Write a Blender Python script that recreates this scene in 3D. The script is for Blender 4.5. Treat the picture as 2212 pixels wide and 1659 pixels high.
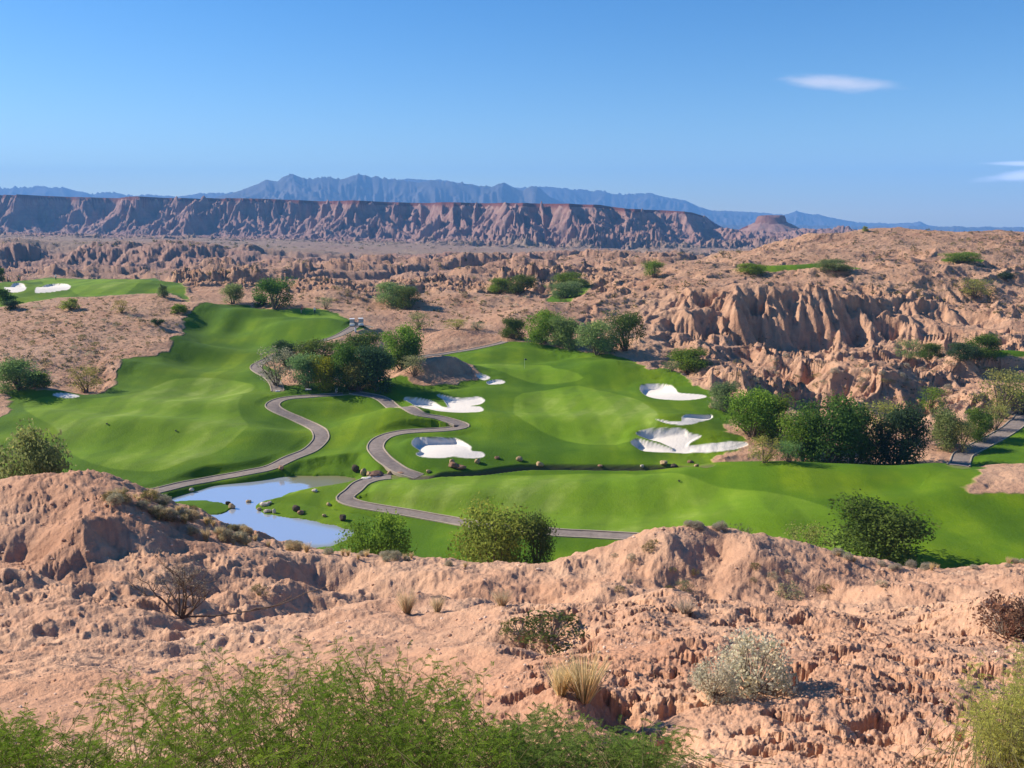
import bpy, math, random
import numpy as np
R = math.radians
rng = np.random.default_rng(7)
random.seed(7)
for o in list(bpy.data.objects): bpy.data.objects.remove(o)
SC = bpy.context.scene
COL = SC.collection
# ------------------------------------------------------------------ camera, sky, sun
FPX = 1916.0; PITCH = R(10.6); E = 50.0
cp, sp_ = math.cos(PITCH), math.sin(PITCH)
cam = bpy.data.cameras.new('camera'); camo = bpy.data.objects.new('camera', cam); COL.objects.link(camo)
cam.sensor_width = 36; cam.lens = 36*FPX/2212; cam.clip_start = 0.1; cam.clip_end = 60000
camo.location = (0, 0, E); camo.rotation_euler = (math.pi/2-PITCH, 0, 0)
SC.camera = camo
SC.view_settings.view_transform = 'Standard'; SC.view_settings.look = 'None'
SC.view_settings.exposure = 0.76; SC.view_settings.gamma = 1
SC.cycles.use_denoising = True
SC.cycles.max_bounces = 5; SC.cycles.transparent_max_bounces = 8; SC.cycles.volume_bounces = 1
SUN_EL = R(31); SUN_AZ = R(20)            # sun to the left, a little beyond the course
sdir = np.array([-math.cos(SUN_AZ)*math.cos(SUN_EL), math.sin(SUN_AZ)*math.cos(SUN_EL), math.sin(SUN_EL)])
L = bpy.data.lights.new('sun', 'SUN'); L.energy = 5.0; L.angle = R(0.5); L.color = (1.0, 0.90, 0.77)
Lo = bpy.data.objects.new('sun', L); COL.objects.link(Lo)
from mathutils import Vector, Matrix
Lo.rotation_euler = Vector(sdir.tolist()).to_track_quat('Z', 'Y').to_euler()
W = bpy.data.worlds.new("World"); SC.world = W; W.use_nodes = True
nt = W.node_tree; nt.nodes.clear()
def N(nt, t, **k):
    n = nt.nodes.new(t)
    for a, b in k.items(): setattr(n, a, b)
    return n
sky = N(nt, 'ShaderNodeTexSky', sky_type='NISHITA', sun_disc=False, sun_elevation=SUN_EL)
sky.sun_rotation = math.atan2(sdir[0], sdir[1]) % (2*math.pi)
sky.altitude = 600; sky.air_density = 1.0; sky.dust_density = 0.15; sky.ozone_density = 3.0
hs = N(nt, 'ShaderNodeHueSaturation'); hs.inputs['Saturation'].default_value = 1.36; hs.inputs['Hue'].default_value = .507
bg = N(nt, 'ShaderNodeBackground'); bg.inputs[1].default_value = 0.084
wo = N(nt, 'ShaderNodeOutputWorld')
nt.links.new(sky.outputs[0], hs.inputs['Color'])
# clouds: two thin lens clouds low in the sky, placed by direction
tc = N(nt, 'ShaderNodeTexCoord'); sx = N(nt, 'ShaderNodeSeparateXYZ'); nt.links.new(tc.outputs['Generated'], sx.inputs[0])
def M(nt, op, a, b=None, c=None, clamp=False):
    n = N(nt, 'ShaderNodeMath', operation=op); n.use_clamp = clamp
    for i, v in enumerate((a, b, c)):
        if v is None: continue
        if isinstance(v, (int, float)): n.inputs[i].default_value = v
        else: nt.links.new(v, n.inputs[i])
    return n.outputs[0]
def uv_of(px, py):
    xc = (px-1106)/FPX; yc = (829.5-py)/FPX
    den = cp+yc*sp_
    return xc/den, -(-sp_+yc*cp)/den      # lateral slope, downward slope
az = M(nt, 'DIVIDE', sx.outputs[0], sx.outputs[1]); el = M(nt, 'DIVIDE', sx.outputs[2], sx.outputs[1])
front = M(nt, 'GREATER_THAN', sx.outputs[1], 0.1)
nz = N(nt, 'ShaderNodeTexNoise'); nz.inputs['Scale'].default_value = 9; nz.inputs['Detail'].default_value = 5; nz.inputs['Roughness'].default_value = .6
mp = N(nt, 'ShaderNodeMapping'); mp.inputs['Scale'].default_value = (3, 1, 14); nt.links.new(tc.outputs['Generated'], mp.inputs[0]); nt.links.new(mp.outputs[0], nz.inputs['Vector'])
cur = hs.outputs[0]
for (px, py, wx, wy, tilt, dens) in ((1812, 179, 168, 24, -.03, .80), (2215, 378, 135, 17, .05, .95), (2215, 353, 120, 8, 0, .75)):
    u0, v0 = uv_of(px, py); wx /= FPX; wy /= FPX
    a = M(nt, 'SUBTRACT', az, u0); e_ = M(nt, 'ADD', el, v0)
    e2 = M(nt, 'SUBTRACT', e_, M(nt, 'MULTIPLY', a, tilt*2))
    an = M(nt, 'DIVIDE', a, wx)
    taper = M(nt, 'SUBTRACT', 1.0, M(nt, 'MULTIPLY', M(nt, 'ABSOLUTE', an), .55))
    en = M(nt, 'DIVIDE', M(nt, 'DIVIDE', e2, wy), taper)
    d = M(nt, 'SQRT', M(nt, 'ADD', M(nt, 'POWER', M(nt, 'ABSOLUTE', an), 2.0), M(nt, 'POWER', M(nt, 'ABSOLUTE', en), 2.0)))
    d = M(nt, 'ADD', d, M(nt, 'MULTIPLY', M(nt, 'SUBTRACT', nz.outputs[0], .5), .9))
    f = N(nt, 'ShaderNodeMapRange', interpolation_type='SMOOTHSTEP'); f.inputs[1].default_value = 1.0; f.inputs[2].default_value = 0.1
    f.inputs[3].default_value = 0; f.inputs[4].default_value = dens; nt.links.new(d, f.inputs[0])
    fac = M(nt, 'MULTIPLY', f.outputs[0], front)
    mx = N(nt, 'ShaderNodeMix', data_type='RGBA'); cb_ = 6.4 if py < 300 else 13.0; mx.inputs[7].default_value = (cb_, cb_, cb_*1.12, 1)
    nt.links.new(fac, mx.inputs[0]); nt.links.new(cur, mx.inputs[6]); cur = mx.outputs[2]
nt.links.new(cur, bg.inputs[0]); nt.links.new(bg.outputs[0], wo.inputs[0])
# ------------------------------------------------------------------ helpers
def tag(o, label=None, cat=None, group=None, kind=None):
    if label: o['label'] = label
    if cat: o['category'] = cat
    if group: o['group'] = group
    if kind: o['kind'] = kind
    return o
def mesh_obj(name, V, F, mat, parent=None, smooth=True):
    """V (n,3) array, F list of index arrays grouped by size or (m,k) array"""
    me = bpy.data.meshes.new(name)
    V = np.asarray(V, np.float32)
    if isinstance(F, np.ndarray):
        k = F.shape[1]; m = F.shape[0]
        me.vertices.add(len(V)); me.vertices.foreach_set('co', V.ravel())
        me.loops.add(m*k); me.loops.foreach_set('vertex_index', F.astype(np.int32).ravel())
        me.polygons.add(m); me.polygons.foreach_set('loop_start', (np.arange(m)*k).astype(np.int32))
        me.polygons.foreach_set('use_smooth', np.full(m, smooth))
        me.update(calc_edges=True)
    else:
        me.from_pydata(V.tolist(), [], [list(f) for f in F]); me.update()
        if smooth: me.polygons.foreach_set('use_smooth', np.full(len(me.polygons), True))
    if mat: me.materials.append(mat)
    o = bpy.data.objects.new(name, me); COL.objects.link(o)
    if parent: o.parent = parent
    return o
def fattr(o, name, vals):
    a = o.data.attributes.new(name, 'FLOAT', 'POINT'); a.data.foreach_set('value', np.asarray(vals, np.float32))
def empty(name, loc, rz=0, s=1):
    o = bpy.data.objects.new(name, None); COL.objects.link(o); o.location = loc; o.rotation_euler = (0, 0, rz)
    o.scale = (s, s, s) if not isinstance(s, tuple) else s
    o.empty_display_size = .3
    return o
GX = np.cos(np.arange(256)*2*math.pi/256*1.0).astype(np.float32); GY = np.sin(np.arange(256)*2*math.pi/256).astype(np.float32)
def hsh(xi, yi, s):
    with np.errstate(over='ignore'):
        h = xi.astype(np.uint32)*np.uint32(374761393) + yi.astype(np.uint32)*np.uint32(668265263) + np.uint32((s*974634777) & 0xffffffff)
        h = (h ^ (h >> np.uint32(13)))*np.uint32(1274126177)
        h = (h ^ (h >> np.uint32(15)))*np.uint32(2246822519)
        return h ^ (h >> np.uint32(16))
def perlin(x, y, s=0):
    x = np.asarray(x, np.float64); y = np.asarray(y, np.float64)
    xi = np.floor(x).astype(np.int64); yi = np.floor(y).astype(np.int64)
    xf = (x-xi).astype(np.float32); yf = (y-yi).astype(np.float32)
    u = xf*xf*xf*(xf*(xf*6-15)+10); v = yf*yf*yf*(yf*(yf*6-15)+10)
    def g(a, b):
        h = hsh(xi+a, yi+b, s) & np.uint32(255)
        return GX[h]*(xf-a)+GY[h]*(yf-b)
    n0 = g(0, 0); n1 = g(1, 0); n2 = g(0, 1); n3 = g(1, 1)
    a = n0+(n1-n0)*u; b = n2+(n3-n2)*u
    return (a+(b-a)*v)*1.5
def fbm(x, y, s=0, o=4, g=.5, lac=2.03):
    r = 0; a = 1; 
    for i in range(o):
        r = r + a*perlin(x, y, s+i*17); a *= g; x = x*lac+13.7; y = y*lac-7.1
    return r
def ridged(x, y, s=0, o=4, g=.5):
    r = 0; a = 1; w = 1
    for i in range(o):
        n = 1-np.abs(perlin(x, y, s+i*31)); n = n*n*w; r = r+a*n; w = np.clip(n*1.6, 0, 1); a *= g; x = x*2.07+3.1; y = y*2.07+9.2
    return r
def sstep(a, b, x):
    t = np.clip((x-a)/(b-a), 0, 1); return t*t*(3-2*t)
def erode(x, y, gx, gy, cell, octs=4, gain=.5, branch=.8, s=5):
    """slope aligned gully noise: ridges and gullies run downhill"""
    h = np.zeros_like(x, dtype=np.float32); hx = np.zeros_like(h); hy = np.zeros_like(h); a = 1.; f = 1/cell
    for k in range(octs):
        dx = gy+hy*branch; dy = -(gx+hx*branch)
        m = np.sqrt(dx*dx+dy*dy)+1e-6; q = np.minimum(m*3, 1.0)/m; dx = dx*q*.85; dy = dy*q*.85
        X = x*f; Y = y*f; xi = np.floor(X).astype(np.int64); yi = np.floor(Y).astype(np.int64)
        xf = (X-xi).astype(np.float32); yf = (Y-yi).astype(np.float32)
        va = 0; vx = 0; vy = 0; wt = 0
        for i in (-1, 0, 1):
            for j in (-1, 0, 1):
                hh = hsh(xi+i, yi+j, s+k*7)
                ox = (hh & np.uint32(1023)).astype(np.float32)/1023-.0; oy = ((hh >> np.uint32(10)) & np.uint32(1023)).astype(np.float32)/1023
                px = xf-i-ox; py = yf-j-oy; w = np.exp(-(px*px+py*py)*2.2)
                ph = (px*dx+py*dy)*2*math.pi; cs = np.cos(ph); sn = np.sin(ph)
                wt = wt+w; va = va+cs*w; vx = vx-sn*dx*w; vy = vy-sn*dy*w
        va = va/wt; h += a*va; hx += a*vx/wt*1.2; hy += a*vy/wt*1.2
        a *= gain; f *= 2.05
    return h
def poly_sdf(x, y, P):
    """signed distance, positive inside"""
    P = np.asarray(P, float); Q = np.roll(P, -1, 0)
    d = np.full(x.shape, 1e18); ins = np.zeros(x.shape, bool)
    for (ax, ay), (bx, by) in zip(P, Q):
        ex, ey = bx-ax, by-ay; t = np.clip(((x-ax)*ex+(y-ay)*ey)/(ex*ex+ey*ey+1e-12), 0, 1)
        dx = x-ax-t*ex; dy = y-ay-t*ey; d = np.minimum(d, dx*dx+dy*dy)
        c = ((ay > y) != (by > y)); xx = ax+(y-ay)/(by-ay+1e-30)*ex
        ins ^= c & (x < xx)
    d = np.sqrt(d); return np.where(ins, d, -d)
def spline(P, n=8, closed=False):
    P = [np.array(p, float) for p in P]; out = []
    m = len(P); rngi = range(m) if closed else range(m-1)
    for i in rngi:
        if closed: p0, p1, p2, p3 = P[i-1], P[i], P[(i+1) % m], P[(i+2) % m]
        else: p0 = P[max(i-1, 0)]; p1 = P[i]; p2 = P[i+1]; p3 = P[min(i+2, m-1)]
        for k in range(n):
            t = k/n
            out.append(.5*((2*p1)+(-p0+p2)*t+(2*p0-5*p1+4*p2-p3)*t*t+(-p0+3*p1-3*p2+p3)*t**3))
    if not closed: out.append(P[-1])
    return np.array(out)
# ------------------------------------------------------------------ terrain control points
CP = []
def D_(*pts):                       # px, py, forward distance
    for px, py, d in pts:
        u, v = uv_of(px, py); CP.append((u, math.log(d), v))
        if px < 60: CP.append((uv_of(-600, py)[0], math.log(d), v))
        if px > 2150: CP.append((uv_of(2800, py)[0], math.log(d), v))
def H_(*pts):                       # px, py, metres below the eye
    for px, py, h in pts:
        D_((px, py, h/uv_of(px, py)[1]))
def B_(pxs, d, drop):               # hidden ground: distance and metres below the eye
    for px in pxs:
        u = uv_of(px, 829)[0]; CP.append((u, math.log(d), drop/d))
ALLX = (-600, 0, 400, 800, 1200, 1600, 2000, 2212, 2800)
# foreground
B_(ALLX, 2.0, 1.75); B_(ALLX, 4.0, 2.95)
D_((0, 1659, 8.0), (500, 1659, 7.8), (1000, 1659, 7.8), (1500, 1659, 7.6), (2212, 1659, 7.4),
   (100, 1500, 13), (400, 1500, 12.5), (700, 1500, 12.5), (1000, 1480, 12.5), (1250, 1500, 10.3), (1600, 1500, 10.8), (1900, 1500, 10.5), (2212, 1500, 10.5),
   (100, 1400, 20), (350, 1400, 20), (600, 1390, 20.5), (850, 1380, 20), (1100, 1440, 12.3), (1300, 1400, 14), (1600, 1400, 14), (1900, 1400, 14.3), (2150, 1400, 14.5), (2212, 1400, 14.5),
   (0, 1320, 27), (200, 1320, 27), (390, 1335, 26.5), (560, 1345, 26), (700, 1310, 29), (900, 1300, 28), (1100, 1310, 25),
   (1200, 1312, 22), (1330, 1300, 20), (1450, 1288, 19.5), (1600, 1318, 18.5), (1700, 1345, 17.8), (1850, 1370, 17), (2000, 1352, 17.5), (2130, 1290, 18.5), (2212, 1275, 19),
   (0, 1218, 39), (100, 1228, 39), (250, 1235, 38), (420, 1230, 38), (860, 1285, 39.5), (1000, 1292, 39), (1150, 1295, 38.5),
   (1300, 1278, 37), (1450, 1265, 39), (1600, 1278, 39), (1750, 1290, 38), (1850, 1320, 35), (2000, 1290, 37), (2180, 1265, 38),
   (60, 1150, 41.5), (200, 1140, 41.5), (100, 1090, 44), (220, 1070, 45), (300, 1105, 43.5), (350, 1135, 43), (400, 1170, 42.5), (460, 1205, 42), (530, 1222, 42),
   (430, 1130, 50.5), (500, 1160, 50.5), (560, 1180, 50), (620, 1195, 49.5),
   (700, 1206, 46.5), (640, 1250, 40.5), (600, 1290, 36.5), (520, 1275, 38), (690, 1300, 42.6), (735, 1290, 43.4), (760, 1240, 45), (820, 1245, 42.5), (1000, 1255, 42), (900, 1230, 44),
   (0, 1037, 50), (90, 1025, 50), (190, 1010, 50), (260, 1030, 51), (340, 1062, 52), (430, 1098, 53), (520, 1135, 53), (620, 1172, 52), (720, 1192, 50), (850, 1200, 50), (960, 1207, 50), (1060, 1222, 50),
   (1160, 1243, 50), (1220, 1222, 48), (1280, 1193, 47), (1340, 1178, 47), (1400, 1152, 46), (1460, 1135, 46), (1510, 1129, 46), (1570, 1136, 46), (1640, 1158, 46), (1720, 1173, 46), (1820, 1195, 46), (1920, 1222, 46), (2000, 1232, 46), (2080, 1226, 46), (2212, 1212, 46),
   (1500, 1200, 43), (1300, 1240, 42), (1700, 1230, 42), (2000, 1262, 42))
B_((1280, 1370, 1450, 1540, 1620), 24, 13.6); B_((1250, 1350, 1450, 1560, 1660), 31, 16.6); B_((640, 750, 880, 1000, 1120), 31.5, 16.2); B_((0, 100, 200, 300), 34.5, 15.8); D_((0, 1228, 30), (80, 1246, 30), (200, 1256, 30), (300, 1275, 29), (380, 1300, 28)); B_((1800, 1950, 2100, 2212), 25, 12.2); B_((1700, 1850, 2000, 2150), 30, 14.8)
B_(ALLX, 62, 26.9); B_((100, 200, 600, 1000, 1100, 1160, 1300, 1400, 1500, 1800), 62, 27.1); B_((1100, 1160, 1220, 900, 2000, 2212), 56, 24.6); B_(ALLX, 72, 31.5); B_((800, 1200, 1600), 77, 33.6); B_((0, 400), 85, 33.5); B_((1900, 2212, 2800), 78, 32.3)
# golf course valley
H_((375, 1085, 36.3), (430, 1045, 35.4), (620, 1022, 35.2), (760, 1020, 35.1), (850, 1050, 35.3), (760, 1080, 35.4), (620, 1098, 35.7), (800, 1130, 35.3), (900, 1160, 35.2), (760, 1185, 35.6), (1000, 1180, 35),
   (420, 1095, 36.2), (560, 1150, 36.2), (700, 1190, 36.2),
   (350, 1055, 35), (500, 1030, 35), (600, 1000, 34.8), (700, 950, 34), (650, 900, 33), (600, 870, 32.5), (200, 1000, 34), (100, 950, 33), (300, 950, 33.5), (60, 880, 31.5), (450, 920, 33), (300, 870, 32), (500, 860, 32), (30, 850, 30.7), (150, 850, 31.5), (400, 830, 31.3), (530, 820, 31), (600, 830, 31), (250, 800, 29.5), (400, 780, 29.5), (540, 790, 30), (300, 765, 28), (400, 720, 27), (480, 740, 28.5), (560, 720, 27), (450, 680, 24), (520, 655, 22.3), (560, 700, 26), (650, 740, 27.5), (640, 690, 24.4), (650, 675, 23.3), (740, 690, 24), (740, 715, 25.2), (690, 740, 27), (770, 705, 24.6),
   (750, 850, 32), (800, 860, 32.3), (700, 870, 32.6), (760, 920, 33.2), (850, 900, 32), (780, 1000, 34.6), (850, 940, 33), (900, 1015, 34.6), (960, 930, 33), (1020, 920, 33),
   (980, 760, 29.5), (1100, 745, 28), (1150, 795, 30), (1050, 800, 30.3), (1250, 815, 30.5), (1350, 800, 29.5), (1320, 775, 28.5), (1200, 860, 31.5), (1100, 900, 32.3), (1250, 930, 32.8), (1400, 900, 31.8), (1480, 830, 30.5), (1430, 810, 30), (1450, 870, 31), (1500, 930, 32), (1380, 980, 33.5), (1100, 960, 33.7), (1150, 1000, 34.5), (1000, 1000, 34.3), (1530, 1000, 34), (950, 865, 32), (1300, 1000, 34.3), (970, 970, 33.8),
   (900, 1040, 34.7), (1100, 1030, 34.4), (1400, 1017, 34.2), (1500, 1008, 33.6), (1560, 1006, 32.6), (1700, 1003, 31), (1850, 1008, 31), (2000, 1010, 31), (2110, 1010, 31), (1200, 1090, 34.3), (1500, 1090, 33.8), (1700, 1060, 32.4), (1900, 1060, 32.2), (2150, 1080, 31.5), (1200, 1160, 34.4), (1400, 1170, 34), (1700, 1140, 33.3), (2000, 1140, 32.8), (2200, 1180, 32.4), (2000, 1210, 32.8), (2200, 1025, 29.7), (1100, 1120, 34.5), (900, 1110, 34.9), (1080, 1200, 34.8),
   (1700, 992, 34.5), (1850, 996, 34.8), (2000, 990, 34.5), (1585, 990, 33.9), (1620, 960, 33.5), (2060, 1000, 34.2), (2110, 970, 33.8), (2190, 930, 33), (2180, 890, 32.5), (2212, 985, 32.8), (1700, 930, 33.2), (1850, 900, 33), (2000, 880, 32.5), (1600, 870, 31.3),
   (900, 832, 31), (820, 830, 31.2), (700, 825, 31), (640, 800, 30.5), (760, 780, 30), (850, 770, 29.8), (900, 700, 26.5), (1000, 700, 26.3), (1020, 745, 28.6), (880, 745, 28.7))
B_((1600, 1700, 1800, 1900, 2000, 2080), 116.5, 33.6)
# badlands to the right
H_((1550, 820, 30), (1650, 830, 31), (1750, 850, 31.5), (1900, 820, 31), (2050, 840, 31), (2212, 800, 29.5), (1500, 790, 29.5), (1420, 745, 28), (1550, 760, 28.3), (1700, 770, 30), (1850, 770, 30), (2050, 777, 29), (2200, 777, 28.6),
   (1640, 738, 29.6), (1720, 735, 29.5), (1850, 725, 29), (1990, 735, 29), (2100, 725, 27.5), (2200, 720, 27))
D_((1590, 652, 222), (1680, 643, 224), (1780, 643, 226), (1850, 652, 229), (1950, 650, 240), (2000, 630, 243), (2100, 645, 240), (2200, 640, 240), (1400, 690, 218), (1500, 665, 224), (1450, 620, 245), (1300, 655, 240), (1450, 585, 305), (1600, 592, 285), (1700, 600, 272), (1830, 585, 290), (2000, 570, 300), (2100, 565, 300), (1700, 545, 360), (1750, 511, 400), (1850, 500, 395), (1950, 497, 390), (2212, 497, 390), (1700, 522, 388), (1655, 545, 380), (1550, 575, 340), (1850, 540, 350), (2050, 530, 350), (2200, 540, 340), (2212, 590, 290),
   # middle ground
   (1230, 655, 232), (1180, 648, 265), (1100, 642, 275), (950, 645, 280), (1050, 690, 225), (780, 690, 232), (835, 675, 240), (930, 672, 245), (720, 655, 250), (640, 666, 230), (590, 655, 240), (500, 640, 246), (440, 645, 240),
   (700, 610, 330), (900, 602, 355), (1100, 602, 370), (1250, 602, 370), (1350, 585, 420), (600, 600, 380), (450, 600, 400),
   (1100, 572, 600), (800, 572, 600), (600, 578, 600), (1350, 560, 600),
   (50, 607, 282), (200, 603, 286), (300, 604, 282), (395, 627, 250), (50, 642, 236), (200, 641, 236), (350, 640, 232), (0, 590, 620), (200, 590, 640), (400, 590, 640),
   (0, 582, 760), (180, 582, 760), (360, 582, 760), (520, 582, 760), (0, 536, 835), (180, 534, 835), (360, 536, 835), (520, 545, 835), (700, 562, 840), (300, 520, 1200), (0, 520, 1150), (700, 540, 1100), (1100, 545, 1100), (1000, 528, 1500), (1400, 550, 1100), (1500, 540, 1500),
   (0, 508, 1650), (300, 515, 1650), (700, 522, 1700), (1100, 527, 1750), (1500, 530, 1800), (1700, 520, 1900), (2000, 515, 1900), (2200, 515, 1900),
   (0, 505, 2300), (1100, 515, 2400), (2200, 508, 2400), (0, 498, 5000), (1100, 498, 5000), (2200, 500, 5000), (0, 492, 12500), (1100, 492, 12500), (2200, 496, 12500),
   # left hillside
   (100, 700, 200), (200, 680, 209), (350, 690, 207), (330, 745, 186), (100, 775, 174), (200, 735, 189), (0, 740, 186), (0, 800, 167), (370, 660, 224), (440, 655, 232), (120, 832, 156), (0, 835, 156))
B_((100, 300), 340, 30); B_((100, 300, 500), 460, 36); B_((1300,), 480, 31); B_((1700, 1900, 2212, 2800), 480, 22); B_((1600, 1900, 2212, 2800), 620, 33)
B_((1650, 1900, 2212, 2800), 1000, 45)
CP = np.array(CP)
KU, KD = 1.0, 1.25
cu = CP[:, 0]*KU; cd = CP[:, 1]*KD
A = np.sqrt((cu[:, None]-cu[None])**2+(cd[:, None]-cd[None])**2)
n = len(CP); Mx = np.zeros((n+3, n+3)); Mx[:n, :n] = A-np.eye(n)*0.0003
Pm = np.stack([np.ones(n), cu, cd], 1); Mx[:n, n:] = Pm; Mx[n:, :n] = Pm.T
wts = np.linalg.solve(Mx, np.concatenate([CP[:, 2], [0, 0, 0]]))
# ------------------------------------------------------------------ fan shaped grid (finer close by)
um = .70
U = np.concatenate([-um-np.linspace(.9, .01, 46)**1.3, np.linspace(-um, um, 1480), um+np.linspace(.01, .9, 46)**1.3])
segs = [(1.6, 6.5, 26), (6.5, 20, 330), (20, 62, 230), (62, 84, 36), (84, 240, 500), (240, 420, 210), (420, 1400, 210), (1400, 2850, 290), (2850, 12800, 24)]
LD = np.concatenate([np.linspace(math.log(a), math.log(b), k, endpoint=False) for a, b, k in segs]+[[math.log(12800)]])
nu, nd = len(U), len(LD)
gu = np.linspace(-1.75, 1.75, 290); gd = np.linspace(math.log(1.3), math.log(14000), 520)
GU, GD = np.meshgrid(gu, gd, indexing='ij')
acc = np.full(GU.shape, wts[n]) + wts[n+1]*GU*KU + wts[n+2]*GD*KD
for i in range(n):
    acc += wts[i]*np.sqrt((GU*KU-cu[i])**2+(GD*KD-cd[i])**2)
def bs(xs, g):
    h = g[1]-g[0]; t = (xs-g[0])/h; i = np.clip(np.floor(t).astype(int), 1, len(g)-3); f = t-i
    B = np.zeros((len(xs), len(g)), np.float64); r = np.arange(len(xs))
    B[r, i-1] += (1-f)**3/6; B[r, i] += (3*f**3-6*f*f+4)/6; B[r, i+1] += (-3*f**3+3*f*f+3*f+1)/6; B[r, i+2] += f**3/6
    return B
Vb = bs(U, gu) @ acc @ bs(LD, gd).T          # downward slope v at (u, D)
DD = np.exp(LD)[None, :]*np.ones((nu, 1)); X = U[:, None]*DD; Y = DD
Z = E-DD*Vb
Zb = Z.copy()
def cast_grid(px, py, dmin=3.0, ZZ=None):
    ZZ = Zb if ZZ is None else ZZ
    u, v = uv_of(px, py)
    fi = np.interp(u, U, np.arange(nu)); i = int(min(fi, nu-2)); f = fi-i
    col = (E-((1-f)*ZZ[i]+f*ZZ[i+1]))/np.exp(LD)
    j0 = int(np.searchsorted(LD, math.log(dmin)))
    k = np.nonzero(col[j0:] <= v)[0]
    if len(k) == 0: j = nd-1; d = 12000.
    else:
        j = j0+k[0]
        if j > j0:
            a, b = col[j-1]-v, v-col[j]; t = a/(a+b+1e-12); d = math.exp(LD[j-1]+(LD[j]-LD[j-1])*t)
        else: d = math.exp(LD[j])
    return u*d, d, E-v*d
def world_poly(P, dmin=72, ZZ=None): return np.array([cast_grid(px, py, dmin, ZZ)[:2] for px, py in P])
def plane_poly(P, drop):
    o = []
    for px, py in P:
        u, v = uv_of(px, py); d = drop/v; o.append((u*d, d))
    return np.array(o)
def box(P, m):
    """index window of the grid around a world polygon"""
    P = np.asarray(P); d0, d1 = P[:, 1].min()-m, P[:, 1].max()+m; uu = np.concatenate([(P[:, 0]-m)/P[:, 1], (P[:, 0]+m)/P[:, 1]])
    j0, j1 = np.searchsorted(LD, [math.log(max(d0, 1.7)), math.log(d1)]); i0, i1 = np.searchsorted(U, [uu.min()-.01, uu.max()+.01])
    return slice(max(i0-1, 0), i1+1), slice(max(j0-1, 0), j1+1)
# ------------------------------------------------------------------ the course layout
GRASS = [
 [(-60, 850), (20, 843), (60, 838), (150, 849), (232, 844), (262, 800), (256, 786), (340, 778), (386, 735), (405, 690), (460, 664), (520, 658), (560, 668), (600, 673), (690, 672), (745, 688), (772, 704), (800, 712), (760, 722), (720, 731), (650, 747), (600, 762), (560, 780), (600, 800), (612, 832), (660, 835), (700, 830), (740, 842), (780, 847), (830, 834), (870, 830), (900, 838), (955, 836), (1005, 828), (1035, 822), (1018, 800), (985, 780), (960, 769), (1080, 743), (1110, 738), (1180, 745), (1260, 760), (1340, 770), (1380, 792), (1402, 806), (1440, 801), (1470, 815), (1500, 835), (1540, 850), (1540, 880), (1600, 895), (1560, 930), (1600, 950), (1608, 968), (1548, 985), (1545, 1001), (1640, 1000), (1700, 998), (1850, 1003), (2000, 1005), (2108, 1007), (2112, 1030), (2090, 1070), (2115, 1080), (2300, 1082), (2500, 1090), (2500, 1290), (1800, 1290), (1160, 1290), (1000, 1240), (780, 1205), (690, 1215), (500, 1180), (300, 1110), (0, 1050), (-150, 1020), (-150, 930), (3, 905), (20, 880), (14, 852)],
 [(2108, 1005), (2075, 1004), (2100, 985), (2150, 950), (2212, 915), (2350, 900), (2350, 1004)],
 [(-150, 611), (0, 611), (60, 605), (200, 602.5), (300, 603), (350, 607), (402, 628), (370, 634), (260, 637), (120, 643), (-150, 645)],
 [(1535, 583), (1620, 587), (1700, 585), (1760, 581), (1835, 577), (1850, 586), (1700, 591), (1600, 590)],
 [(2036, 563), (2060, 558), (2112, 562), (2125, 570), (2040, 569)],
 [(2035, 775), (2212, 774), (2350, 775), (2350, 786), (2212, 785), (2100, 783)],
 [(1178, 650), (1205, 630), (1262, 612), (1275, 622), (1225, 655), (1190, 660)]]
LIGHT = [  # shorter, paler mown areas
 [(60, 858), (170, 862), (300, 852), (330, 838), (380, 822), (470, 819), (545, 830), (540, 845), (515, 855), (525, 862), (515, 880), (520, 900), (535, 922), (530, 945), (480, 975), (400, 1000), (330, 1015), (200, 1000), (140, 960), (120, 930), (60, 900)],
 [(1010, 790), (1100, 786), (1180, 788), (1200, 800), (1260, 820), (1180, 826), (1080, 812)],
 [(840, 1040), (1100, 1022), (1350, 1018), (1480, 1030), (1560, 1050), (1700, 1080), (1850, 1130), (1950, 1165), (1850, 1210), (1500, 1170), (1200, 1150), (1000, 1120), (900, 1095), (810, 1090), (800, 1060)],
 [(1130, 850), (1250, 830), (1330, 850), (1400, 880), (1420, 920), (1400, 950), (1280, 965), (1130, 920), (1110, 880)],
 [(600, 675), (690, 675), (740, 690), (745, 700), (640, 690)],
 [(60, 606), (250, 604), (340, 607), (330, 612), (100, 612)]]
c5 = lambda P: [(745.5+x*.3676, 677.7+y*.3676) for x, y in P]
c6 = lambda P: [(1355.4+x*.3873, 677.7+y*.3873) for x, y in P]
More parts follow.
